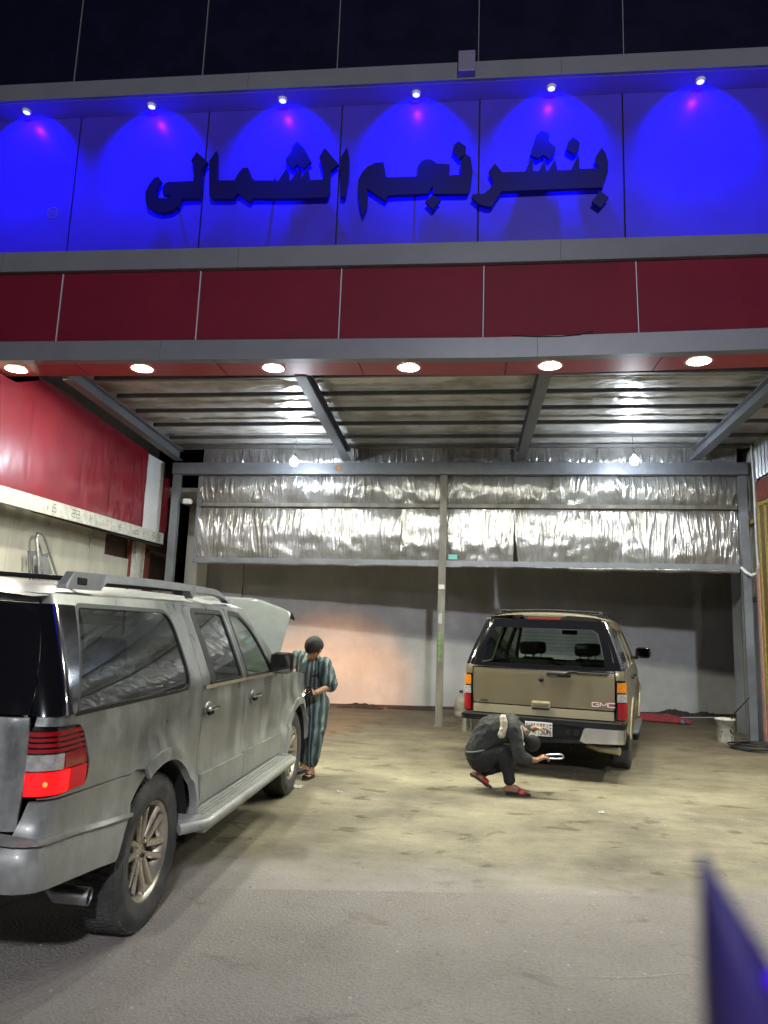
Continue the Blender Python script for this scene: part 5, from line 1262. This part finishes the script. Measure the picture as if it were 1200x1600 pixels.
def head(mb, c, fwd, up, s=1.0):
    c, fwd, up = Vector(c), Vector(fwd).normalized(), Vector(up); up = (up - fwd*up.dot(fwd)).normalized(); r = fwd.cross(up)
    ellip(mb, c + up*.018*s - fwd*.012*s, r, fwd, up, .076*s, .094*s, .100*s)
    ellip(mb, c - up*.045*s + fwd*.022*s, r, fwd, up, .060*s, .066*s, .070*s)
    ellip(mb, c - up*.088*s + fwd*.052*s, r, fwd, up, .030*s, .026*s, .022*s)          # chin
    capsule(mb, c + fwd*.082*s + up*.010*s, c + fwd*.104*s - up*.028*s, .008*s, .0135*s) # nose
    capsule(mb, c + fwd*.078*s + up*.024*s - r*.035*s, c + fwd*.078*s + up*.024*s + r*.035*s, .011*s, .011*s)
    capsule(mb, c + fwd*.086*s - up*.052*s - r*.018*s, c + fwd*.086*s - up*.052*s + r*.018*s, .0085*s, .0085*s)
    for k in (-1, 1):
        ellip(mb, c + r*k*.077*s - up*.012*s - fwd*.01*s, r, fwd, up, .010*s, .020*s, .032*s)
    return c, fwd, up, r
def face(par, H, s=1.0):
    c, fwd, up, r = H
    for k in (-1, 1):
        m = MB(); ellip(m, c + fwd*.078*s + r*k*.031*s + up*.004*s, r, fwd, up, .012*s, .008*s, .006*s, 8); attach(m, 'eye', M['ink'], par)
        m = MB(); capsule(m, c + fwd*.088*s + r*k*.018*s + up*.024*s, c + fwd*.080*s + r*k*.047*s + up*.022*s, .0045*s, .003*s); attach(m, 'eyebrow', M['hair'], par)
    m = MB(); capsule(m, c + fwd*.0935*s - r*.018*s - up*.053*s, c + fwd*.0935*s + r*.018*s - up*.053*s, .0025*s, .0025*s); attach(m, 'mouth', M['maroon'], par)
def foot(mb, ank, toe, s=1.0):
    ank, toe = Vector(ank), Vector(toe); d = (toe-ank); d.z = 0; d.normalize(); l = Vector((-d.y, d.x, 0)); f = toe-ank
    heel = ank - f*.22 - Vector((0, 0, .045)); ball = ank + f*.62 - Vector((0, 0, .02))
    capsule(mb, ank, heel, .036, .032); capsule(mb, ank, ball, .036, .030); capsule(mb, heel, ball, .030, .034, ((0, 0, 1), .75))
    for k in range(5):
        b = ball + l*(.032-.016*k); t = toe + l*(.030-.015*k) - f*.05*k; capsule(mb, b, t, .012, .0085 if k else .011)
def sandal(par, heel, toe, w, sole, strap, up=(0, 0, 1), nm='sandal'):
    heel, toe = Vector(heel), Vector(toe); d = (toe-heel); L = d.length; d.normalize(); up = Vector(up); up = (up-d*up.dot(d)).normalized(); l = d.cross(up)
    prof = []
    for k in range(24):
        a = 2*PI*k/24; x = -cos(a); ww = w*(.42+.08*x)*(abs(sin(a))**.7)*(1 if sin(a) > 0 else -1)
        prof.append(heel + d*(L*(x+1)/2) + l*ww)
    m = MB(); n = 24; m.add([p for p in prof] + [p + up*.02 for p in prof], [tuple(range(n))[::-1], tuple(n+i for i in range(n))] + [(i, (i+1) % n, (i+1) % n+n, i+n) for i in range(n)])
    so = attach(m, nm, sole, par)
    m = MB(); k1 = heel + d*L*.50; k2 = heel + d*L*.78
    def g_(u, v):
        a = PI*u; c = k1 + (k2-k1)*v; return c - l*cos(a)*w*.46 + up*(.018 + sin(a)*.055*(1-.25*v))
    m.grid(g_, 12, 4); o = attach(m, 'sandal_strap', strap, par)
    o.parent = so; o.matrix_parent_inverse = so.matrix_world.inverted() if False else Matrix.Identity(4)
    sol = o.modifiers.new('thickness', 'SOLIDIFY'); sol.thickness = .006
    return so

def wr_cloth(seed, amp=.010, vs=(5, 5, 2.2)):
    def f(co):
        a = noise.noise(Vector((co.x*vs[0]*2+seed, co.y*vs[1]*2, co.z*vs[2]*2)))
        b = noise.noise(Vector((co.x*vs[0]*4+seed, co.y*vs[1]*4, co.z*vs[2]*3 + co.x*6)))
        return amp*(1-2*abs(a)) + amp*.5*(1-2*abs(b)) - amp*.6
    return f

# ---- standing man looking into the engine of the silver car
ps = thing('person', 'standing man in striped green grey tunic and black cap bending over the raised hood side', 'person', (-1.66, 8.36, 0))
b = MB()
H = head(b, (-1.625, 8.02, 1.425), (-.45, -.42, -.78), (-.10, -.62, .60), 1.08)
capsule(b, (-1.64, 8.12, 1.38), (-1.70, 8.24, 1.27), .055, .062)
capsule(b, (-1.84, 8.30, 1.28), (-1.56, 8.22, 1.25), .06, .06)
capsule(b, (-1.70, 8.27, 1.18), (-1.67, 8.38, .92), .125, .125)
capsule(b, (-1.67, 8.38, .90), (-1.66, 8.40, .80), .125, .14)
# legs
for hx, kx, ax in (((-1.60, 8.38, .80), (-1.62, 8.27, .45), (-1.635, 8.27, .09)), ((-1.74, 8.42, .80), (-1.76, 8.46, .45), (-1.78, 8.52, .09))):
    capsule(b, hx, kx, .085, .055); capsule(b, kx, ax, .052, .036)
foot(b, (-1.635, 8.27, .085), (-1.66, 8.10, .045)); foot(b, (-1.78, 8.52, .085), (-1.84, 8.36, .045))
# arm on the right of the picture, forearm across to the light
capsule(b, (-1.53, 8.22, 1.24), (-1.44, 8.15, 1.01), .050, .042); capsule(b, (-1.44, 8.15, 1.01), (-1.57, 7.99, .945), .040, .028)
hand(b, (-1.57, 7.99, .945), (-.85, -.45, -.10), (.1, -.5, .6), 1, .75, .95)
# arm on the left, reaching into the engine bay
capsule(b, (-1.86, 8.28, 1.30), (-1.99, 8.26, 1.20), .048, .040); capsule(b, (-1.99, 8.26, 1.20), (-1.93, 8.05, 1.03), .038, .027)
hand(b, (-1.93, 8.05, 1.03), (-.35, -.8, -.15), (0, 0, -1), -1, .35, .95)
body = fuse(b, 'body', M['skin'], ps, .0052, 3)
face(ps, H, .98)
# cap
c, fw, up, r = H; m = MB()
ellip(m, c + up*.028 - fw*.014, r, fw, up, .096, .113, .112); ellip(m, c + up*.0 - fw*.045, r, fw, up, .088, .085, .095)
cap = fuse(m, 'cap', M['hair'], ps, .007, 4)
bm = bmesh.new(); bm.from_mesh(cap.data)
kill = [v for v in bm.verts if ((v.co - c).dot(up) < .030 and (v.co - c).dot(fw) > .035) or (v.co - c).dot(up) < -.05]
bmesh.ops.delete(bm, geom=kill, context='VERTS'); bm.to_mesh(cap.data); bm.free()
# tunic
t = MB()
capsule(t, (-1.86, 8.28, 1.30), (-1.54, 8.22, 1.235), .085, .085)
capsule(t, (-1.71, 8.25, 1.18), (-1.68, 8.36, .95), .165, .155, ((-.5, -.8, 0), .80))
capsule(t, (-1.68, 8.36, .95), (-1.66, 8.38, .74), .155, .175, ((-.5, -.8, 0), .82))
capsule(t, (-1.66, 8.37, .74), (-1.655, 8.34, .58), .175, .168, ((-.5, -.8, 0), .85))
capsule(t, (-1.72, 8.24, .60), (-1.54, 8.26, .50), .03, .045)
capsule(t, (-1.53, 8.21, 1.235), (-1.445, 8.15, 1.03), .088, .080)
capsule(t, (-1.86, 8.28, 1.29), (-1.985, 8.26, 1.22), .085, .074)
tun = fuse(t, 'tunic', M['stripe'], ps, .010, 5, wr_cloth(3, .013))
tr = MB()
capsule(tr, (-1.60, 8.37, .80), (-1.615, 8.27, .45), .118, .098); capsule(tr, (-1.615, 8.27, .45), (-1.635, 8.27, .19), .098, .080)
capsule(tr, (-1.74, 8.42, .80), (-1.76, 8.46, .45), .118, .095); capsule(tr, (-1.76, 8.46, .45), (-1.775, 8.51, .19), .095, .080)
fuse(tr, 'trousers', M['stripe'], ps, .010, 4, wr_cloth(8, .010))
pk = MB()
Mx = Matrix.Translation((-1.60, 8.105, 1.13)) @ Matrix.Rotation(rad(-20), 4, 'Y'); pk.box(-.05, .05, -.010, .0, -.006, .006, .002, Mx); attach(pk, 'pocket_edge', M['pants'], ps)
for hx, tx in (((-1.615, 8.34, .004), (-1.675, 8.07, .004)), ((-1.75, 8.60, .004), (-1.85, 8.32, .004))): sandal(ps, hx, tx, .10, M['sandalblk'], M['sandalblk'])
# phone torch in his hand
ph = thing('phone', 'small dark phone with its torch lit in the hand of the standing man', 'phone', (-1.630, 7.905, .965))
Mx = Matrix.Rotation(rad(38), 4, 'Z') @ Matrix.Rotation(rad(-22), 4, 'Y')
MB().box(-.036, .036, -.005, .005, -.062, .062, .004, Mx).build('casing', M['black'], ph)
MB().box(-.040, -.030, -.006, -.0052, .04, .05, 0, Mx).build('camera_bump', M['gloss'], ph)
MB().lathe([(.0, .010), (.009, .007), (.013, 0)], 12, Matrix.Translation((-.052, -.035, -.035)) @ Matrix.Rotation(rad(60), 4, 'X')).build('torch_light', emit('lit_torch', (1, .9, .7), 60), ph)
l = lamp('torch_beam', 'SPOT', (-.055, -.06, -.01), 14.0, (1, .78, .42), (.02, .25, .16), spot_size=rad(100), spot_blend=.6, shadow_soft_size=.01); l.parent = ph

# ---- crouching man behind the gold car
pc = thing('person', 'crouching man in charcoal hooded top, black trousers and red sandals behind the gold car', 'person', (.42, 8.1, 0))
b = MB()
H2 = head(b, (.745, 8.10, .535), (.15, .62, -.62), (.55, -.35, -.45), .97)
capsule(b, (.71, 8.10, .60), (.60, 8.11, .675), .052, .060)
capsule(b, (.56, 8.00, .68), (.60, 8.24, .67), .058, .058)
capsule(b, (.52, 8.12, .67), (.34, 8.12, .62), .115, .125); capsule(b, (.34, 8.12, .62), (.235, 8.12, .42), .125, .13)
capsule(b, (.23, 8.04, .36), (.46, 7.985, .445), .085, .056); capsule(b, (.46, 7.985, .445), (.535, 7.99, .095), .054, .036)
capsule(b, (.23, 8.20, .36), (.50, 8.30, .27), .085, .056); capsule(b, (.50, 8.30, .27), (.225, 8.22, .165), .052, .036)
foot(b, (.535, 7.99, .09), (.725, 7.98, .045))
capsule(b, (.225, 8.22, .165), (.15, 8.20, .145), .034, .032); capsule(b, (.20, 8.22, .15), (.30, 8.20, .055), .034, .030)
for k in range(5): capsule(b, (.29, 8.235-.016*k, .055), (.345-.005*k, 8.235-.017*k, .032), .011, .009)
capsule(b, (.565, 7.98, .66), (.625, 7.93, .385), .050, .041); capsule(b, (.625, 7.93, .385), (.800, 7.945, .370), .039, .028)
hand(b, (.800, 7.945, .370), (.80, .10, .45), (.25, .35, -.8), 1, .62, .97)
capsule(b, (.61, 8.24, .66), (.70, 8.36, .60), .048, .040); capsule(b, (.70, 8.36, .60), (.83, 8.27, .655), .037, .027)
hand(b, (.83, 8.27, .655), (.85, -.15, .05), (0, -.1, -1), -1, .45, .97)
fuse(b, 'body', M['skin'], pc, .0052, 3)
face(pc, H2, .97)
c, fw, up, r = H2; m = MB()
ellip(m, c + up*.024 - fw*.014, r, fw, up, .088, .106, .104); ellip(m, c - up*.02 - fw*.045, r, fw, up, .080, .075, .095)
hr = fuse(m, 'knit_cap', M['hoodie'] if False else M['hair'], pc, .008, 4)
bm = bmesh.new(); bm.from_mesh(hr.data)
bmesh.ops.delete(bm, geom=[v for v in bm.verts if (v.co-c).dot(up) < .02 and (v.co-c).dot(fw) > .01], context='VERTS'); bm.to_mesh(hr.data); bm.free()
Mx = Matrix.Translation((.765, 8.035, .600)) @ Matrix.Rotation(rad(35), 4, 'Y') @ Matrix.Rotation(rad(-24), 4, 'X')
lb = MB().box(-.038, .038, -.020, -.012, -.028, .028, .004, Mx); attach(lb, 'cap_label', M['cream'], pc)
h = MB()
capsule(h, (.50, 8.12, .655), (.34, 8.12, .62), .150, .160); capsule(h, (.34, 8.12, .62), (.235, 8.12, .44), .160, .155); capsule(h, (.235, 8.12, .44), (.215, 8.12, .39), .155, .15)
capsule(h, (.565, 8.00, .675), (.60, 8.24, .665), .080, .080)
capsule(h, (.565, 7.985, .66), (.622, 7.93, .40), .080, .068); capsule(h, (.622, 7.93, .40), (.705, 7.937, .378), .066, .056)
capsule(h, (.61, 8.24, .66), (.70, 8.35, .60), .078, .064); capsule(h, (.70, 8.35, .60), (.76, 8.32, .625), .06, .052)
# hood bunched round the neck
pts = [(.55 + .03*sin(a), 8.12 + .115*cos(a), .735 - .02*cos(a*2) + .045*sin(a)*0) for a in [2*PI*k/12 for k in range(13)]]
for p, q in zip(pts[:-1], pts[1:]): capsule(h, p, q, .045, .045)
capsule(h, (.60, 8.02, .68), (.66, 8.03, .60), .05, .035); capsule(h, (.60, 8.22, .68), (.67, 8.20, .60), .05, .035)
fuse(h, 'hooded_top', M['hoodie'], pc, .009, 4, wr_cloth(12, .011, (5, 5, 5)))
cr = MB(); pts = [(.455 + .012*k - .004*k*k, 7.978 - .012*k + .004*k*k*.5, .775 - .042*k) for k in range(5)]
for p, q in zip(pts[:-1], pts[1:]): capsule(cr, p, q, .036, .040)
fuse(cr, 'hood_lining', M['cream'], pc, .006, 2, wr_cloth(2, .004, (12, 12, 12)))
ds = MB().tube([(.635, 7.975, .70), (.655, 7.955, .64), (.660, 7.94, .56), (.672, 7.935, .515)], [.012, .008, .005, .008], 6); attach(ds, 'drawstring', M['cream'], pc)
pt = MB()
capsule(pt, (.225, 8.12, .37), (.235, 8.12, .34), .155, .15)
capsule(pt, (.24, 8.04, .35), (.46, 7.985, .435), .105, .076); capsule(pt, (.465, 7.985, .43), (.525, 7.99, .15), .072, .060)
capsule(pt, (.24, 8.20, .35), (.50, 8.30, .265), .105, .074); capsule(pt, (.50, 8.30, .265), (.27, 8.235, .185), .070, .060)
fuse(pt, 'trousers', M['pants'], pc, .009, 4, wr_cloth(21, .008, (5, 5, 5)))
wb = MB().tube([(.225+.145*cos(a)*.9-.02, 8.12+.165*sin(a), .425+.03*cos(a)) for a in [PI*.35+PI*1.3*k/14 for k in range(15)]], .010, 6)
attach(wb, 'shirt_hem', M['white'] if False else pbr('grey_hem', (.12, .125, .13), .8), pc)
sandal(pc, (.485, 7.985, .004), (.745, 7.975, .006), .105, M['sandalblk'], M['sandalred'])
sandal(pc, (.115, 8.19, .150), (.35, 8.20, .012), .10, M['sandalblk'], M['sandalred'], (.5, 0, .8))
# bright loop handle he holds
tl_ = thing('shackle_tool', 'bright steel loop shaped tool held by the crouching man under the bumper', 'tool', (.98, 7.97, .41))
pts = [(-.08, 0, .018), (.06, 0, .030), (.088, 0, .024), (.098, 0, .008), (.088, 0, -.008), (.06, 0, -.014), (-.08, 0, -.020)]
MB().tube(pts, [.009, .011, .011, .011, .011, .012, .009], 8).build('loop', M['metalbright'], tl_)
MB().tube([(-.135, 0, -.006), (-.075, 0, 0)], .014, 8).build('grip', M['black'], tl_)
# ================================================================== SMALL THINGS
bk = thing('bucket', 'dirty white plastic bucket with a thin stick in it near the right column', 'bucket', (4.42, 13.05, 0))
MB().lathe([(.001, .004), (.125, .004), (.13, .01), (.155, .36), (.166, .36), (.166, .385), (.158, .39), (.150, .385), (.126, .02), (.001, .02)], 36).build('pail', M['bucket'], bk)
MB().tube([(.165*cos(a), .165*sin(a)*.5 - .10, .33 - .12*sin(a)) for a in [PI*k/12 for k in range(13)]], .004, 6).build('wire_handle', M['steel_dk'], bk)
sp = MB()
for k in range(14):
    a = random.uniform(-2.6, -.5); z = random.uniform(.08, .3); w_ = random.uniform(.008, .028); r_ = .131 + .07*z
    sp.add([(r_*cos(a), r_*sin(a), z), (r_*cos(a+w_*7), r_*sin(a+w_*7), z-.01), (r_*cos(a+w_*6), r_*sin(a+w_*6), z+w_*2), (r_*cos(a), r_*sin(a), z+w_)], [(0, 1, 2, 3)])
sp.build('dark_smudge', M['rag'], bk)
tag(MB().tube([(4.40, 13.02, .03), (4.58, 13.10, .45), (4.86, 13.14, .74)], .010, 6).build('stick', M['matt']), 'thin dark stick standing in the bucket and leaning on the right column', 'stick')
hs_ = MB()
pts = []
for k in range(190):
    a = 2*PI*k/38; rr = .42 + .05*sin(a*.37) + .03*noise.noise(Vector((k*.1, 0, 0)))
    pts.append((4.72 + rr*1.05*cos(a) + .05*sin(k*.09), 12.30 + rr*.72*sin(a) + .04*cos(k*.07), .018 + .016*(k//38) + .01*sin(k*.4)))
pts += [(5.0, 12.0, .02), (4.6, 11.7, .02), (5.2, 11.5, .02)]
hs_.tube(pts, .013, 6)
tag(hs_.build('hose_coil', M['hose']), 'black rubber hose coiled on the floor in front of the bucket', 'hose')
ga = thing('water_gallon', 'pale dusty plastic water bottle standing by the wall left of the gold car', 'bottle', (.02, 14.9, 0))
MB().lathe([(.001, .003), (.125, .003), (.135, .02), (.135, .10), (.128, .115), (.135, .13), (.135, .30), (.12, .36), (.05, .42), (.032, .44), (.030, .48), (.036, .485), (.036, .50), (.001, .50)], 28).build('bottle_body', M['gallon'], ga)
MB().lathe([(.038, .47), (.040, .505), (.03, .515), (.001, .516)], 16).build('bottle_cap', M['rag'], ga)
jk = thing('trolley_jack', 'low red trolley jack lying against the back wall right of the gold car', 'jack', (3.9, 15.7, 0), rad(-16))
MB().prism([(-.75, .03), (.70, .03), (.72, .10), (.30, .16), (-.35, .14), (-.75, .07)], -.16, .16, 'y').build('chassis', M['jackred'], jk)
for x in (-.62, .58):
    for y in (-.2, .2): MB().lathe([(.001, -.03), (.05, -.03), (.055, 0), (.05, .03), (.001, .03)], 14, Matrix.Translation((x, y, .056)) @ Matrix.Rotation(PI/2, 4, 'X')).build('caster', M['steel_dk'], jk)
MB().lathe([(.001, .15), (.05, .15), (.06, .19), (.001, .20)], 14, Matrix.Translation((-.5, 0, -.02))).build('saddle', M['steel'], jk)
MB().tube([(.55, 0, .12), (1.1, .05, .16), (1.55, .1, .12)], .018, 8).build('jack_handle', M['steel'], jk)
def rag(name, x, y, w, d, h, lab, cat, seed, mat='rag', group=None):
    def f(u, v):
        a = (u-.5)*2; b_ = (v-.5)*2; e = max(0, 1-abs(a)**2.2)*max(0, 1-abs(b_)**2.2)
        return (x + a*w/2, y + b_*d/2, .004 + h*e*(.55 + .6*abs(noise.noise(Vector((a*2.5, b_*2.5, seed)))))*1.2)
    return tag(MB().grid(f, 28, 14).build(name, M[mat], fix=False), lab, cat, group)
for k, (x, w, h, lab) in enumerate(((-2.1, 1.0, .10, 'dark heap of dirt along the wall base by the standing man'), (-1.0, 1.1, .06, 'low brown strip of dirt along the wall base left of the middle post'), (2.9, .7, .09, 'dark rag pile at the wall just right of the gold car'), (4.7, 1.0, .15, 'dark rag pile at the wall behind the red jack'), (5.4, .6, .12, 'small dark heap at the foot of the wall near the corner'))):
    rag('rag_pile', x, wy(x)-.28, w, .42, h, lab, 'rags', k*3.3)
for k, (x, y, w, d, lab) in enumerate(((-1.72, 7.72, .22, .13, 'crumpled pale paper scrap beside the front wheel of the silver car'), (1.35, 7.4, .05, .04, 'tiny pale scrap on the floor in front of the crouching man'), (-1.2, 7.6, .06, .04, 'small pale scrap on the concrete right of the paper'))):
    def f(u, v, x=x, y=y, w=w, d=d, k=k):
        n_ = noise.noise(Vector((u*3, v*3, k*5))); return (x + (u-.5)*w*(1+.4*n_), y + (v-.5)*d*(1+.5*n_), .012 + .03*abs(noise.noise(Vector((u*4, v*4, k+9)))))
    tag(MB().grid(f, 8, 6).build('paper_scrap', M['paper'], fix=False), lab, 'litter')
st_ = MB(); random.seed(5)
for k in range(420):
    x = random.uniform(-4.5, 4.5); y = 1.6 + 9*random.random()**1.6; r_ = random.uniform(.003, .009)*(1.4 if random.random() < .05 else 1)
    z = .004 + (.004 if y > 5.2 else 0); a = random.uniform(0, 3)
    vs = [(x + r_*cos(a+q*PI/2), y + r_*sin(a+q*PI/2)*.8, z) for q in range(4)] + [(x + r_*.5*cos(a+q*PI/2), y + r_*.5*sin(a+q*PI/2), z + r_*.8) for q in range(4)]
    st_.add(vs, [(4,5,6,7),(0,1,5,4),(1,2,6,5),(2,3,7,6),(3,0,4,7)])
tag(st_.build('loose_grit', pbr('pale_grit', (.42, .40, .36), .8, 0, .4, 9)), 'pale loose grit scattered over the ground', 'grit', kind='stuff')
# white plug fitting on the left end of the middle girt
jb = tag(MB().box(-5.36, -5.20, 13.12, 13.24, 3.90, 4.0, .02).build('junction_box', M['pvc']), 'small white junction box on the left column beside the foil', 'junction box')
# dark painted pointed pole very near the camera
nb = thing('pointed_pole', 'blurred dark blue pointed pole close to the camera at the lower right', 'pole', (.0655, .158, 0))
def pole():
    m = MB(); zt = 1.6090
    lv = [(0, .0180, .0150), (zt-.067, .0180, .0150), (zt-.030, .0098, .0105), (zt-.012, .0042, .005), (zt, .0004, .0006)]
    n = 16; vs = []
    for z, rx, ry in lv:
        for k in range(n):
            a = 2*PI*k/n; vs.append((rx*cos(a) + (rx - .0180), ry*sin(a), z))
    m.add(vs, [(j*n+i, j*n+(i+1) % n, (j+1)*n+(i+1) % n, (j+1)*n+i) for j in range(len(lv)-1) for i in range(n)], True); return m
pole().build('pole_shaft', pbr('dark_blue_gloss', (.028, .018, .12), .3, 0, coat=.5), nb)
for x, z in ((-.0075, 1.590), (-.0043, 1.5815)):
    MB().lathe([(.0, .0015), (.0013, .001), (.0016, 0)], 10, Matrix.Translation((x, -.0085, z)) @ Matrix.Rotation(PI/2, 4, 'X')).build('blue_glint', emit('blue_glint_glow', (.08, .0, 1.0), .9), nb)  # glowing dots painted as glints of the blue lamps on the gloss

# pale scratches on the asphalt
sc = MB()
for pts in (((.55, 3.95), (.9, 4.0), (1.15, 4.1)), ((1.62, 4.0), (1.72, 4.22), (1.95, 4.3), (2.1, 4.28)), ((.1, 2.7), (.22, 2.72), (.3, 2.69))):
    for p, q in zip(pts[:-1], pts[1:]):
        d = Vector((q[0]-p[0], q[1]-p[1])); n_ = Vector((-d.y, d.x)).normalized()*.0022
        sc.add([(p[0]+n_.x, p[1]+n_.y, .005), (q[0]+n_.x, q[1]+n_.y, .005), (q[0]-n_.x, q[1]-n_.y, .005), (p[0]-n_.x, p[1]-n_.y, .005)], [(0, 1, 2, 3)])
tag(sc.build('chalk_marks', pbr('pale_scratch', (.38, .36, .33), .8, 0, .3, 30)), kind='structure')
